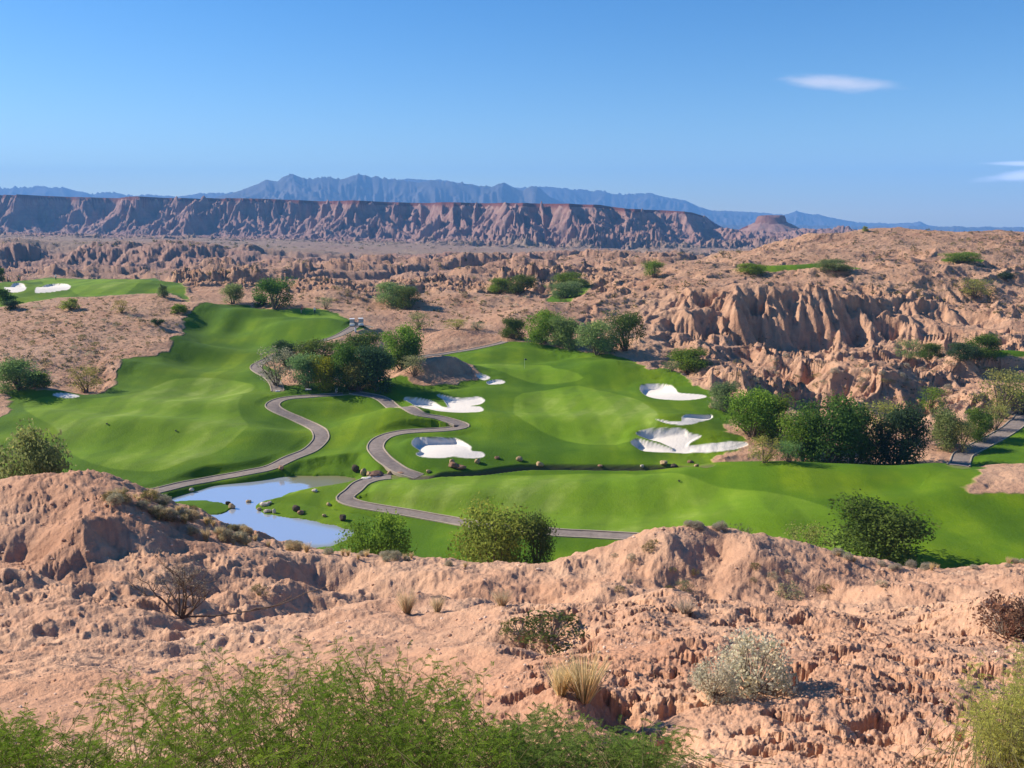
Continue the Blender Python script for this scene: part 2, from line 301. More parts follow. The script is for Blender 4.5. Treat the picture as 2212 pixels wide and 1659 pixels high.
BUNK = [
 ('sprawling white sand bunker with pointed bays left of the narrow cart path bend', c5([(345, 507), (380, 500), (450, 505), (520, 520), (570, 545), (602, 548), (580, 512), (540, 488), (560, 480), (620, 492), (700, 495), (780, 487), (815, 500), (820, 515), (790, 533), (735, 542), (790, 545), (812, 560), (800, 575), (720, 580), (620, 578), (500, 562), (400, 540)]), .9),
 ('large rounded white sand bunker inside the loop of the cart path', c5([(392, 765), (420, 742), (470, 738), (600, 740), (650, 740), (700, 755), (740, 780), (745, 805), (800, 812), (822, 830), (800, 845), (720, 850), (640, 840), (560, 848), (460, 842), (415, 825), (440, 808), (400, 785)]), 1.15),
 ('small white sand pocket bunker below the rocky knoll by the putting green', c5([(765, 362), (810, 358), (848, 372), (845, 387), (812, 393)]), .5),
 ('tiny flat oval sand bunker in front of the putting green', c5([(832, 404), (870, 392), (920, 391), (940, 402), (920, 412), (850, 416)]), .4),
 ('teardrop shaped sand bunker under the desert bank on the right side', c5([(1733, 440), (1760, 424), (1850, 419), (1920, 425), (1945, 445), (1960, 463), (2030, 470), (2110, 478), (2117, 492), (2040, 505), (1930, 507), (1820, 497), (1750, 472)]), .8),
 ('narrow curled sand bunker between the two larger bunkers on the right', c5([(1825, 628), (1900, 636), (1972, 634), (1982, 605), (2030, 597), (2150, 599), (2150, 618), (2070, 640), (2000, 656), (1930, 657), (1870, 647)]), .6),
 ('big white sand bunker with several arms beside the right tree cluster', c6([(655, 715), (665, 737), (560, 762), (450, 774), (250, 774), (100, 770), (40, 748), (18, 728), (50, 710), (120, 720), (200, 738), (250, 750), (180, 722), (110, 708), (46, 680), (100, 660), (230, 646), (320, 646), (345, 665), (412, 680), (380, 705), (345, 732), (450, 725), (540, 715)]), 1.1),
 ('left sand bunker on the raised green above the desert hillside', [(10, 620), (28, 614), (52, 615), (57, 622), (45, 630), (26, 632), (14, 628)], .5),
 ('long pale sand bunker right of its neighbour on the raised green', [(75, 629), (98, 617), (125, 613.5), (148, 615), (152, 622), (128, 628), (92, 632)], .6),
 ('flat sliver of white sand at the foot of the left hillside', [(114, 852.5), (138, 849.5), (165, 853), (171, 857), (150, 860), (124, 857)], .25)]
PATHS = [
 ([(800, 708), (784, 703), (770, 703), (757, 711), (735, 723), (701, 735), (669, 743), (640, 752), (600, 767), (572, 780), (553, 791), (560, 802), (583, 815), (596, 830), (600, 845)], 2.1),
 ([(786, 852), (749, 851), (677, 856), (621, 860), (594, 868), (588, 878), (608, 891), (645, 907), (677, 922), (694, 940), (686, 959), (657, 979), (605, 1001), (538, 1019), (458, 1035), (390, 1047), (342, 1059), (290, 1072)], 2.25),
 ([(765, 848), (786, 852), (837, 869), (893, 887), (948, 902), (985, 913), (1003, 920), (985, 926), (929, 930), (874, 933), (837, 941), (816, 954), (811, 969), (825, 988), (849, 1006), (872, 1020), (905, 1030)], 2.25),
 ([(845, 1030), (822, 1032), (801, 1036), (778, 1045), (763, 1060), (742, 1075), (752, 1084), (782, 1092), (837, 1101), (893, 1110), (940, 1119), (981, 1126), (1080, 1138), (1187, 1149), (1279, 1155), (1370, 1160), (1470, 1168)], 2.1),
 ([(2290, 850), (2240, 880), (2212, 897), (2188, 922), (2126, 957), (2090, 975), (2076, 990), (2070, 1006)], 2.4),
 ([(880, 776), (918, 770), (966, 763), (1025, 754), (1076, 743), (1090, 738)], 1.8)]
POND = [(330, 1120), (371, 1074), (395, 1064), (424, 1057), (446, 1046), (489, 1042), (553, 1038), (596, 1030), (680, 1028), (746, 1029), (770, 1035), (757, 1045), (703, 1052), (661, 1059), (639, 1063), (600, 1076), (574, 1084), (556, 1093), (552, 1101), (562, 1107), (581, 1111), (610, 1116), (639, 1120), (703, 1132), (742, 1140), (768, 1149), (757, 1158), (733, 1174), (703, 1182), (617, 1180), (540, 1160), (480, 1130)]
SPIT = [(350, 1090), (402, 1082), (440, 1082), (476, 1085), (504, 1095), (492, 1103), (460, 1112), (380, 1110)]
DITCH = [(895, 1030), (980, 1024), (1040, 1021), (1090, 1014), (1140, 1009), (1200, 1009), (1300, 1010), (1400, 1010), (1470, 1007), (1530, 1005)]
# mounds: px, py, min distance, height, radius lateral, radius in depth
MOUNDS = [(1640, 588, 240, 1.6, 14, 5), (1760, 585, 240, 1.6, 14, 5), (2075, 565, 240, 1.4, 10, 5), (2110, 780, 170, 1.2, 12, 3), (2190, 780, 170, 1.2, 12, 3), (905, 800, 120, 1.6, 5, 4), (600, 1236, 20, .9, 1.8, 2.4), (700, 1292, 20, -1.1, 1.5, 2.4), (440, 1262, 20, -.7, 1.3, 2.0), (840, 1280, 20, -.6, 2.0, 2.0), (980, 1250, 20, .5, 2.5, 2.0), (1560, 1185, 30, -.55, .8, 1.6), (1535, 1218, 30, -.7, .9, 1.6), (1500, 1255, 30, -.6, 1.0, 1.6), (1440, 1190, 30, .4, 1.6, 2), (1640, 1215, 30, .45, 1.6, 2.2), (1780, 1262, 28, -.55, 1.1, 1.6), (1950, 1280, 28, .3, 1.6, 1.6), (2060, 1300, 22, -.4, 1.2, 1.2), (160, 1180, 30, .6, 1.6, 1.8), (60, 1200, 30, -.5, 1.2, 1.6), (290, 1195, 30, -.6, 1.1, 1.6), (200, 1350, 14, .35, 1.6, 1.6), (470, 1400, 12, -.3, 1.5, 1.2), (378, 742, 120, 1.6, 4, 5), (398, 704, 120, 1.8, 4, 5), (438, 670, 150, 1.8, 5, 5), (246, 796, 120, 1.3, 4, 4), (300, 772, 120, 1.1, 5, 4), (480, 712, 140, 1.0, 3, 6), (540, 690, 150, 1.0, 4, 4), (600, 700, 150, .9, 8, 2.5), (1150, 1368, 9, -.75, 1.0, .9), (1215, 1395, 9, -.35, .8, .6), (1060, 1395, 9, .25, .9, .8), (1330, 1545, 5, -.35, .45, .4), (1420, 1600, 5, -.4, .4, .4), (1250, 1530, 5, .22, .5, .5), (1900, 1580, 5, -.3, .35, .5), (2050, 1600, 5, -.3, .3, .4), (1560, 1310, 12, -.35, .5, .5), (1750, 1360, 12, -.3, .5, .4), (1500, 1420, 8, .3, .9, .7), (1800, 1480, 7, .25, .8, .7), (2150, 1330, 12, .4, 1.0, 1.0), (720, 1350, 14, -.25, 1.0, .6), (860, 902, 100, 1.3, 6, 5), (820, 845, 100, .8, 6, 5), (965, 905, 100, -.3, 8, 5), (1180, 925, 100, .9, 14, 5), (1440, 925, 100, 1.2, 7, 4), (1450, 900, 100, .5, 6, 4), (1560, 955, 100, 1.0, 6, 3), (1330, 800, 100, .9, 8, 5), (1230, 780, 100, .8, 6, 4),
 (700, 840, 100, .8, 5, 4), (850, 1060, 80, .9, 6, 4), (980, 1075, 80, .9, 8, 3), (1900, 1040, 80, 1.0, 12, 4), (1750, 1080, 80, .9, 12, 4), (2050, 1080, 80, .8, 12, 4), (1650, 1130, 80, .6, 10, 4), (2080, 1170, 72, .6, 10, 4),
 (500, 690, 120, 1.2, 4, 6), (560, 690, 120, 1.2, 5, 6), (620, 710, 120, 1.2, 7, 5), (700, 700, 120, .8, 8, 5), (430, 760, 120, .8, 5, 7), (560, 860, 100, .8, 7, 5), (400, 880, 90, .9, 14, 4), (250, 925, 90, 1.0, 14, 4), (500, 950, 90, .7, 8, 5), (100, 900, 90, .7, 7, 5), (930, 965, 100, .7, 5, 4), (350, 795, 120, .9, 6, 5),
 (945, 812, 120, 4.3, 7.5, 5.5), (905, 822, 120, 1.2, 3, 2.5), (985, 815, 120, 1.3, 3, 2.5), (885, 828, 120, .9, 6, 4), (980, 738, 150, 2.6, 9, 6), (1610, 838, 130, 2.2, 6, 6), (1460, 815, 130, .8, 7, 5), (800, 740, 150, 1.6, 6, 5), (1790, 830, 130, 2.5, 10, 8), (1960, 850, 130, 2.5, 10, 8), (2150, 830, 130, 3, 10, 8), (200, 620, 230, .9, 12, 9), (330, 622, 220, 1.2, 9, 8), (830, 690, 150, 2.4, 14, 9), (950, 665, 200, 3, 12, 9), (1090, 660, 200, 2, 16, 9), (1180, 680, 200, 3.0, 12, 9), (730, 655, 220, 3.4, 12, 10), (1310, 735, 170, 2, 8, 8)]
for px, py, dm, h, rx, ry in MOUNDS:
    x0, y0, _ = cast_grid(px, py, dm)
    s = box([(x0-rx*2.6, y0-ry*2.6), (x0+rx*2.6, y0+ry*2.6)], 2)
    Z[s] += h*np.exp(-((X[s]-x0)/rx)**2-((Y[s]-y0)/ry)**2)
grass = np.zeros_like(Z); gsd = np.full(Z.shape, -99.); light = np.zeros_like(Z); sand = np.zeros_like(Z); bid = np.full(Z.shape, -1, np.int16)
for P in GRASS:
    q = spline(world_poly(P, 74), 3, True); s = box(q, 12)
    sd = poly_sdf(X[s], Y[s], q); gsd[s] = np.maximum(gsd[s], sd)
gsd = gsd+np.where(np.abs(gsd) < 5, fbm(X*.35, Y*.35, 91, 3)*.9, 0)
grass = sstep(-.35, .35, gsd)
for P in LIGHT:
    q = spline(world_poly(P, 74), 3, True); s = box(q, 3); light[s] = np.maximum(light[s], sstep(-.25, .25, poly_sdf(X[s], Y[s], q)))
# soft undulation of the turf
gm = sstep(-1, 6, gsd)
s = (slice(None), slice(*np.searchsorted(LD, [math.log(70), math.log(330)])))
xs_, ys_ = X[s], Y[s]
Z[s] += gm[s]*(perlin(xs_/26+fbm(xs_/40, ys_/40, 3, 2)*.5, ys_/12, 41)*1.3+perlin(xs_/9, ys_/7, 42)*.13)
# ------------------------------------------------------------------ desert relief
rough = 1-sstep(-3.0, .2, gsd)
Zs = Z.copy()
def grad(zz, js):
    """world gradient on the fan grid for rows js"""
    z = zz[:, js]; d = np.exp(LD[js])[None, :]
    zu = np.gradient(z, U, axis=0); zl = np.gradient(z, LD[js], axis=1)
    gx = zu/d; gy = (zl-U[:, None]*zu)/d     # dz/dy at constant x
    return gx.astype(np.float32), gy.astype(np.float32)
def rows(a, b): return np.arange(*np.searchsorted(LD, [math.log(a), math.log(b)]))
def window(js, a, b, soft=.12):
    l = LD[js]; return (sstep(math.log(a)-soft, math.log(a)+soft, l)*(1-sstep(math.log(b)-soft, math.log(b)+soft, l)))[None, :]
PXc = 1106+U[:, None]*FPX*cp*np.ones_like(Z)          # rough image column of a grid point
gul = np.zeros_like(Z)
# near hills
js = rows(1.6, 95); w = window(js, 1.2, 78); x, y = X[:, js], Y[:, js]
lump = (fbm(x/9, y/9, 11, 3)*.45+(ridged(x/7+2, y/6, 18, 2)-.8)*.32+fbm(x/3.1, y/3.1, 12, 2)*.25)*(1-.7*sstep(41, 46, y))*sstep(9, 30, y)+fbm(x/1.5, y/1.5, 13, 3)*.09
Z[:, js] += lump*w*rough[:, js]
gx, gy = grad(Z, js)
er = erode(x, y, gx*1.6, gy*1.6, 3.4, 4, .52, .9, 3)
sl = np.sqrt(gx*gx+gy*gy)
amp = sstep(9, 30, y)*.13*np.clip(sl*1.6, .25, 1.2)
leftboost = 1+.8*(1-sstep(560, 800, PXc[:, js]))
Z[:, js] += (er-.5)*amp*leftboost*w*rough[:, js]*1.0; gul[:, js] += er*w
Z[:, js] += w*rough[:, js]*sstep(14, 26, y)*(fbm(x/.8, y/.8, 19, 4, .62)*.075+ridged(x/2.2, y/2.2, 20, 3)*.07)
# cloddy crust, up to about 20 m
js = rows(5.2, 30); w = (1-sstep(19, 29, np.exp(LD[js])))[None, :]; x, y = X[:, js], Y[:, js]
def worley(x, y, s):
    xi = np.floor(x).astype(np.int64); yi = np.floor(y).astype(np.int64); xf = (x-xi).astype(np.float32); yf = (y-yi).astype(np.float32)
    b = np.full(x.shape, 9., np.float32); b2 = b.copy()
    for i in (-1, 0, 1):
        for j in (-1, 0, 1):
            hh = hsh(xi+i, yi+j, s); ox = (hh & np.uint32(1023)).astype(np.float32)/1023; oy = ((hh >> np.uint32(10)) & np.uint32(1023)).astype(np.float32)/1023
            d = (xf-i-ox)**2+(yf-j-oy)**2; b2 = np.minimum(b2, np.maximum(b, d)); b = np.minimum(b, d)
    return np.sqrt(b), np.sqrt(b2)
wx = x+fbm(x*2, y*2, 61, 2)*.15; wy = y+fbm(x*2, y*2, 62, 2)*.15
a1, a2 = worley(wx/.42, wy/.5, 71); c1, c2 = worley(wx/.15, wy/.18, 72); e1, e2 = worley(wx/.07, wy/.09, 73)
def dome(c): return np.sqrt(np.clip(1-c*c*1.1, 0, 1))
fr = fbm(x/.5, y/.5, 66, 6, .66)
clod = dome(a1)*.045+dome(c1)*.038+dome(e1)*.020+fr*.035
hol = sstep(.26, .62, fbm(x/.8, y/.6, 64, 5, .62)+.05)
px_ = PXc[:, js]
cm = np.clip(.32+.9*sstep(1000, 1250, px_), 0, 1)*(.55+.45*sstep(-.3, .3, fbm(x/2.5, y/2.5, 65, 2)+.1))
lf = (1-sstep(300, 620, px_))*sstep(11, 15, y)*.6
cm = np.maximum(cm, lf)
Z[:, js] += (clod*cm*1.5-.06-hol*.24*cm*np.clip(sstep(950, 1200, px_)+.15, 0, 1))*w
# valley sides and badlands 78 to 430 m
js = rows(66, 480); w = window(js, 78, 430, .08); x, y = X[:, js], Y[:, js]; rg = rough[:, js]; px_ = PXc[:, js]
bad = np.clip(sstep(1180, 1400, px_)*sstep(140, 165, y)+sstep(235, 290, y)*(px_ > -9e9), 0, 1)
bad = bad*(1-.75*sstep(300, 350, y)*sstep(1650, 1850, px_))
hill = (1-sstep(380, 560, px_))*(1-sstep(235, 260, y))
g0x, g0y = grad(Zs, js); s0 = np.sqrt(g0x*g0x+g0y*g0y); steep = sstep(.10, .34, s0)
bad = bad*np.where(y > 212, .35+.65*sstep(.07, .2, s0), 1)
hum = sstep(1380, 1500, px_)*sstep(132, 150, y)*(1-sstep(205, 222, y))          # hummocky floor below the cliff
beyond = sstep(235, 290, y)*(1-sstep(1250, 1450, px_))
Z[:, js] += rg*w*(fbm(x/30, y/22, 21, 3)*(1.0+.6*bad-.4*hill)+(ridged(x/34, y/26, 29, 3, .45)-.85)*sstep(1150, 1300, px_)*sstep(212, 240, y)*(1-.6*sstep(320, 360, y))*2.6+(ridged(x/21, y/17, 22, 3, .36)-.9)*(.35+2.6*hum+.5*steep*bad+2.6*beyond)*(1-hill*.6))
gx, gy = grad(Z, js); sl = np.sqrt(gx*gx+gy*gy)
cs_ = np.where(px_ < 1560, 1, 1); er = erode(x, y, gx*1.7, gy*1.7, 10.5, 5, .46, .9, 9)
Z[:, js] += (er-.6)*rg*w*(1.75*bad*steep+1.0*bad*sstep(.12, .5, sl)+.2*hum+.9*beyond+.16+.1*hill)*np.clip(sl*2.0, .12, 1.25); gul[:, js] += er*w
Z[:, js] += rg*w*fbm(x/1.6, y/1.6, 24, 3)*(.12+.10*bad)
# middle distance 430 to 1400 m
js = rows(250, 1600); w = window(js, 330, 1350, .12)*(1-.85*sstep(1150, 1300, PXc[:, js])*(1-sstep(430, 480, Y[:, js])))*rough[:, js]; x, y = X[:, js], Y[:, js]; px_ = PXc[:, js]
band = (1-sstep(480, 620, px_))*window(js, 700, 900, .06)
rm = .35+.65*sstep(-.1, .35, fbm(x/260, y/160, 33, 2))
flat = 1-.8*window(js, 900, 1400, .06)*(1-sstep(1150, 1500, px_)*.8)
Z[:, js] += w*(fbm(x/120, y/80, 31, 3)*3.5+(ridged(x/62, y/46, 32, 4, .42)-.9)*6.5*rm)*flat*(1-.5*band)
st1 = sstep(-.02, .14, perlin(x/120+.3*perlin(x/40, y/40, 44), y/52, 45)); st2 = sstep(.0, .12, perlin(x/52+.3*perlin(x/20, y/20, 46), y/27, 47)); st3 = sstep(.0, .1, perlin(x/24, y/14, 48))
nearm = 1-sstep(330, 420, y)
Z[:, js] += w*(1-band)*flat*((st1-.5)*6.5*(1-.4*nearm)+(st2-.5)*3.6+(st3-.5)*.9)
Z[:, js] += w*band*(ridged(x/95+.3*perlin(x/60, y/60, 38), y/400, 37, 2)-.75)*10
gx, gy = grad(Z, js); sl = np.sqrt(gx*gx+gy*gy)
er = erode(x, y, gx*1.8, gy*1.8, 20, 5, .52, .9, 15)
Z[:, js] += (er-.5)*w*(1.9*flat+3.2*band)*np.clip(sl*1.6, .06, 1.2); gul[:, js] += er*w
# ------------------------------------------------------------------ mesa and its foothills
js = rows(1250, 12790); x, y = X[:, js], Y[:, js]; px_ = PXc[:, js]
topy = -4+np.interp(px_, [-900, 0, 250, 600, 850, 1100, 1290, 1345, 1420, 1480, 1512, 1530, 1560], [419, 421, 426, 430, 437, 441, 445, 454, 457, 462, 472, 500, 535])
Dm = np.interp(px_, [-900, 0, 700, 1280, 1360, 1450, 1560], [2500, 2420, 2050, 1740, 1800, 1950, 2200])
vt = np.tan(PITCH-np.arctan((829.5-topy)/FPX)+0)*-1*-1
ztop = E-Dm*vt
al = ridged(x/330, y/1500+.3, 51, 2)*.75+ridged(x/135+5, y/900, 52, 2)*.4+perlin(x/700, y/3000, 60)*.4      # headlands and alcoves
al2 = perlin(x/45, y/400, 53)*14
edge = Dm+190-(al-.45)*230+al2
t = (y-edge)
zb = Z[:, js].copy()
tn = t/165.
prof = np.where(tn < -1, 0, np.where(tn < 0, .52*np.clip(1+tn, 0, 1)**1.55, .52+.36*sstep(-.2, .42, tn)/1.0))
cap = sstep(.46, .52, tn)*.12
prof = np.where(tn < 0, .60*np.clip(1+tn/1.7, 0, 1)**1.5, np.interp(tn, [0, .16, .36, .42, .45, 9], [.60, .74, .91, .92, 1.0, 1.0]))
on = 1-sstep(1500, 1560, px_)
Zm = zb+(ztop-zb)*prof
Zm = np.where(tn > -1.7, Zm, zb)
Z[:, js] = np.where((px_ < 1575) & (y < 5000), Zm, zb)
# foothills in front, right of centre, and the butte
w = window(js, 1450, 2050, .05)
fh = sstep(850, 1300, px_)*(1-sstep(1800, 1900, px_)*.7)
Z[:, js] += w*((ridged(x/120, y/110, 57, 4)-.8)*(4+12*fh))*(1-prof)
w2 = window(js, 1950, 2500, .05)*sstep(1430, 1520, px_)*(1-sstep(1790, 1900, px_)); Z[:, js] += w2*(4+ridged(x/170, y/150, 66, 3, .4)*15)*(1-prof)
bx, by, bz = cast_grid(1664, 500, 1000); by = 2350.; bx = uv_of(1664, 500)[0]*by
r = np.sqrt(((x-bx))**2+((y-by))**2)*(1+.10*perlin(np.arctan2(x-bx, y-by)*1.6, y*0, 58))
zt = E-by*uv_of(1660, 466)[1]
bh = np.interp(r, [0, 33, 36, 40, 62, 100, 140], [zt+1, zt, zt-5, zt-17, zt-27, zt-48, zt-60])
ok = r < 140
Z[:, js] = np.where(ok, np.maximum(Z[:, js], bh), Z[:, js])
Z[:, js] += np.where((r > 44), 1, 0)*0
gx, gy = grad(Z, js); sl = np.sqrt(gx*gx+gy*gy)
er = erode(x, y, gx*2.2, gy*2.2, 74, 5, .55, .8, 25)
wm = (1-sstep(2750, 2840, y))*sstep(1350, 1500, y)
topm = 1-sstep(.30, .40, tn)*(px_ < 1575)
near_b = np.where(r < 140, .25, 1)
Z[:, js] += (er-.4)*19*(1-.55*sstep(1380, 1480, px_))*np.clip(sl*2.0, .05, 1.15)*wm*topm*near_b; gul[:, js] += er*wm
Z[:, js] += np.where(y > 2840, 0, fbm(x/22, y/22, 59, 3)*1.6*wm*topm)
# ------------------------------------------------------------------ water, bunkers, ditch, cart paths cut into the ground
WZ = E-36.0
pond = plane_poly(POND, 36.0); spit = plane_poly(SPIT, 36.0)
pq = spline(pond, 4, True); s = box(pq, 14); sd = poly_sdf(X[s], Y[s], pq); sp2 = poly_sdf(X[s], Y[s], spline(spit, 4, True))
sd = np.minimum(sd, -sp2)+fbm(X[s]/2.2, Y[s]/2.2, 77, 2)*.35
z = Z[s]; z = np.where(sd > -9, np.where(sd > 0, WZ-.15-np.minimum(sd*.5, .8), np.maximum(np.minimum(z, WZ+.10+(-sd)*.35+np.maximum(-sd-2, 0)**2*.12), WZ+.06+np.minimum(-sd, 3)*.10*(1-sstep(3, 8, -sd))-40*sstep(4, 8, -sd))), z)
Z[s] = z; pondw = np.full(Z.shape, -99.); pondw[s] = sd
bun_cent = []
Lh = np.array([-math.cos(SUN_AZ+.5), math.sin(SUN_AZ+.5)])
for k, (lab, P, dep) in enumerate(BUNK):
    q = spline(world_poly(P, 74, Z), 4, True); s = box(q, 4); sd = poly_sdf(X[s], Y[s], q)+fbm(X[s]/1.3, Y[s]/1.3, 88, 3)*.05
    c = q.mean(0); pr = (q-c) @ Lh; tt = ((X[s]-c[0])*Lh[0]+(Y[s]-c[1])*Lh[1]); lo, hi = pr.min(), pr.max(); tt = (tt-lo)/(hi-lo)
    dpt = dep*.8*(.05+.95*sstep(.15, 1.0, tt)**1.3)
    far = sstep(.45, .95, tt)
    Z[s] += np.where(sd > -2.5, far*dep*.35*sstep(-2.5, -.2, sd)*(1-sstep(0, .5, sd)), 0)
    Z[s] -= dpt*sstep(0, .55, sd)
    sand[s] = np.maximum(sand[s], sstep(-.10, .12, sd)); bid[s] = np.where(sd > 0, k, bid[s])
    bun_cent.append(c)
dq = spline(world_poly(DITCH, 90, Z), 5)
def line_dist(x, y, Q):
    d = np.full(x.shape, 1e9); tt = np.zeros(x.shape); L_ = np.concatenate([[0], np.cumsum(np.hypot(*(Q[1:]-Q[:-1]).T))])
    for k in range(len(Q)-1):
        ax, ay = Q[k]; ex, ey = Q[k+1]-Q[k]; l2 = ex*ex+ey*ey+1e-12
        t = np.clip(((x-ax)*ex+(y-ay)*ey)/l2, 0, 1); dd = np.hypot(x-ax-t*ex, y-ay-t*ey)
        m = dd < d; d[m] = dd[m]; tt[m] = (L_[k]+t*math.sqrt(l2))[m]
    return d, tt, L_
s = box(dq, 4); d, _, _ = line_dist(X[s], Y[s], dq)
Z[s] -= 1.0*(1-sstep(.35, .95, d)); ditch = np.zeros(Z.shape); ditch[s] = 1-sstep(.5, 1.1, d)
def gz(x, y, ZZ=None):
    ZZ = Z if ZZ is None else ZZ
    x = np.asarray(x, float); y = np.asarray(y, float)
    fu = np.interp(x/y, U, np.arange(nu)); fd = np.interp(np.log(y), LD, np.arange(nd))
    i = np.clip(fu.astype(int), 0, nu-2); j = np.clip(fd.astype(int), 0, nd-2); a = fu-i; b = fd-j
    return (1-a)*(1-b)*ZZ[i, j]+a*(1-b)*ZZ[i+1, j]+(1-a)*b*ZZ[i, j+1]+a*b*ZZ[i+1, j+1]
path_geo = []
Zp = Z.copy(); onpath = np.zeros(Z.shape)
for P, wd in PATHS:
    Q = spline(world_poly(P, 76, Zp), 6)
    # resample evenly
    L_ = np.concatenate([[0], np.cumsum(np.hypot(*(Q[1:]-Q[:-1]).T))]); m = max(int(L_[-1]/.6), 8); tl = np.linspace(0, L_[-1], m)
    Q = np.stack([np.interp(tl, L_, Q[:, 0]), np.interp(tl, L_, Q[:, 1])], 1)
    for _ in range(3): Q[1:-1] = .25*Q[:-2]+.5*Q[1:-1]+.25*Q[2:]
    zc = gz(Q[:, 0], Q[:, 1], Zp)
    for _ in range(10): zc[1:-1] = .25*zc[:-2]+.5*zc[1:-1]+.25*zc[2:]
    s = box(Q, 5); d, tt, L2 = line_dist(X[s], Y[s], Q); zz = np.interp(tt, L2, zc)
    wgt = 1-sstep(wd/2+.2, wd/2+2.2, d)
    Z[s] = Z[s]*(1-wgt)+zz*wgt-.28*(1-sstep(wd/2-.05, wd/2+.05, d))*((tt > .35) & (tt < L2[-1]-.35)); onpath[s] = np.maximum(onpath[s], 1-sstep(wd/2, wd/2+.6, d))
    path_geo.append((Q, zc, wd))
# ------------------------------------------------------------------ materials
def new_mat(name):
    m = bpy.data.materials.new(name); m.use_nodes = True; t = m.node_tree; t.nodes.clear()
    out = N(t, 'ShaderNodeOutputMaterial'); b = N(t, 'ShaderNodeBsdfPrincipled'); t.links.new(b.outputs[0], out.inputs[0])
    b.inputs['Roughness'].default_value = .95; b.inputs['Specular IOR Level'].default_value = .15
    return m, t, b
def noise(t, scale, detail=4, rough=.55, vec=None, dist=0):
    n_ = N(t, 'ShaderNodeTexNoise'); n_.inputs['Scale'].default_value = scale; n_.inputs['Detail'].default_value = detail; n_.inputs['Roughness'].default_value = rough; n_.inputs['Distortion'].default_value = dist
    if vec is None: vec = POS(t)
    t.links.new(vec, n_.inputs['Vector']); return n_.outputs[0]
def POS(t):
    for n_ in t.nodes:
        if n_.type == 'NEW_GEOMETRY': return n_.outputs['Position']
    return N(t, 'ShaderNodeNewGeometry').outputs['Position']
def ramp(t, fac, stops):
    r_ = N(t, 'ShaderNodeValToRGB'); e = r_.color_ramp.elements
    while len(e) < len(stops): e.new(.5)
    for q, (p, c) in zip(e, stops): q.position = p; q.color = (*c, 1)
    t.links.new(fac, r_.inputs[0]); return r_.outputs[0]
def mix(t, f, a, b, mode='MIX'):
    m_ = N(t, 'ShaderNodeMix', data_type='RGBA', blend_type=mode)
    for i, v in ((0, f), (6, a), (7, b)):
        if isinstance(v, (int, float)): m_.inputs[i].default_value = v
        elif isinstance(v, tuple): m_.inputs[i].default_value = (*v, 1)
        else: t.links.new(v, m_.inputs[i])
    return m_.outputs[2]
def mrange(t, v, a, b, c=0, d=1):
    m_ = N(t, 'ShaderNodeMapRange'); 
    for i, q in ((1, a), (2, b), (3, c), (4, d)): m_.inputs[i].default_value = q
    t.links.new(v, m_.inputs[0]); return m_.outputs[0]
def attr(t, name):
    a_ = N(t, 'ShaderNodeAttribute'); a_.attribute_name = name; return a_.outputs['Fac']
def bump(t, b, h, strength, dist):
    q = N(t, 'ShaderNodeBump'); q.inputs['Strength'].default_value = strength; q.inputs['Distance'].default_value = dist
    t.links.new(h, q.inputs['Height']); t.links.new(q.outputs[0], b.inputs['Normal']); return q
mt_ter, t, b = new_mat('desert_and_turf')
P_ = POS(t)
far = attr(t, 'far')                                   # 0 near ... 1 at the mesa, set by place
n_big = noise(t, .045, 5, .6); n_mid = noise(t, .35, 5, .6); n_fine = noise(t, 3.2, 5, .65); n_mic = noise(t, 26, 4, .7)
dry = ramp(t, n_mid, [(.30, (.29, .140, .088)), (.45, (.44, .235, .145)), (.58, (.56, .33, .205)), (.75, (.68, .44, .285))])
dry = mix(t, mrange(t, n_big, .35, .65), dry, (.57, .345, .215), 'MIX')
dry = mix(t, mrange(t, n_fine, .40, .72, 0, .55), dry, (.40, .22, .14))
dry = mix(t, mrange(t, n_mic, .5, .75, 0, .5), dry, (.76, .56, .37))
# reddish beds, patchy, in the close hills
red = mrange(t, noise(t, .12, 3, .5), .46, .62, 0, .6)
dry = mix(t, M(t, 'MULTIPLY', red, attr(t, 'redm')), dry, (.48, .25, .145))
# level strata for the distant cliffs
sxyz = N(t, 'ShaderNodeSeparateXYZ'); t.links.new(P_, sxyz.inputs[0])
zz = M(t, 'ADD', sxyz.outputs[2], M(t, 'MULTIPLY', n_big, 9.0))
cz = N(t, 'ShaderNodeCombineXYZ'); t.links.new(M(t, 'MULTIPLY', zz, .11), cz.inputs[2])
st = noise(t, 1.0, 4, .7, cz.outputs[0])
nf1 = noise(t, .012, 5, .6); nf2 = noise(t, .08, 4, .6)
fcol = ramp(t, st, [(.3, (.27, .135, .125)), (.45, (.39, .22, .18)), (.55, (.32, .175, .155)), (.7, (.46, .31, .25))])
fcol = mix(t, mrange(t, nf2, .35, .7), fcol, (.42, .275, .22))
dry = mix(t, far, dry, fcol)
dry = mix(t, attr(t, 'cap'), dry, (.17, .055, .04))
dry = mix(t, M(t, 'MULTIPLY', attr(t, 'plain'), mrange(t, nf1, .35, .6, .45, .9)), dry, (.36, .265, .19))
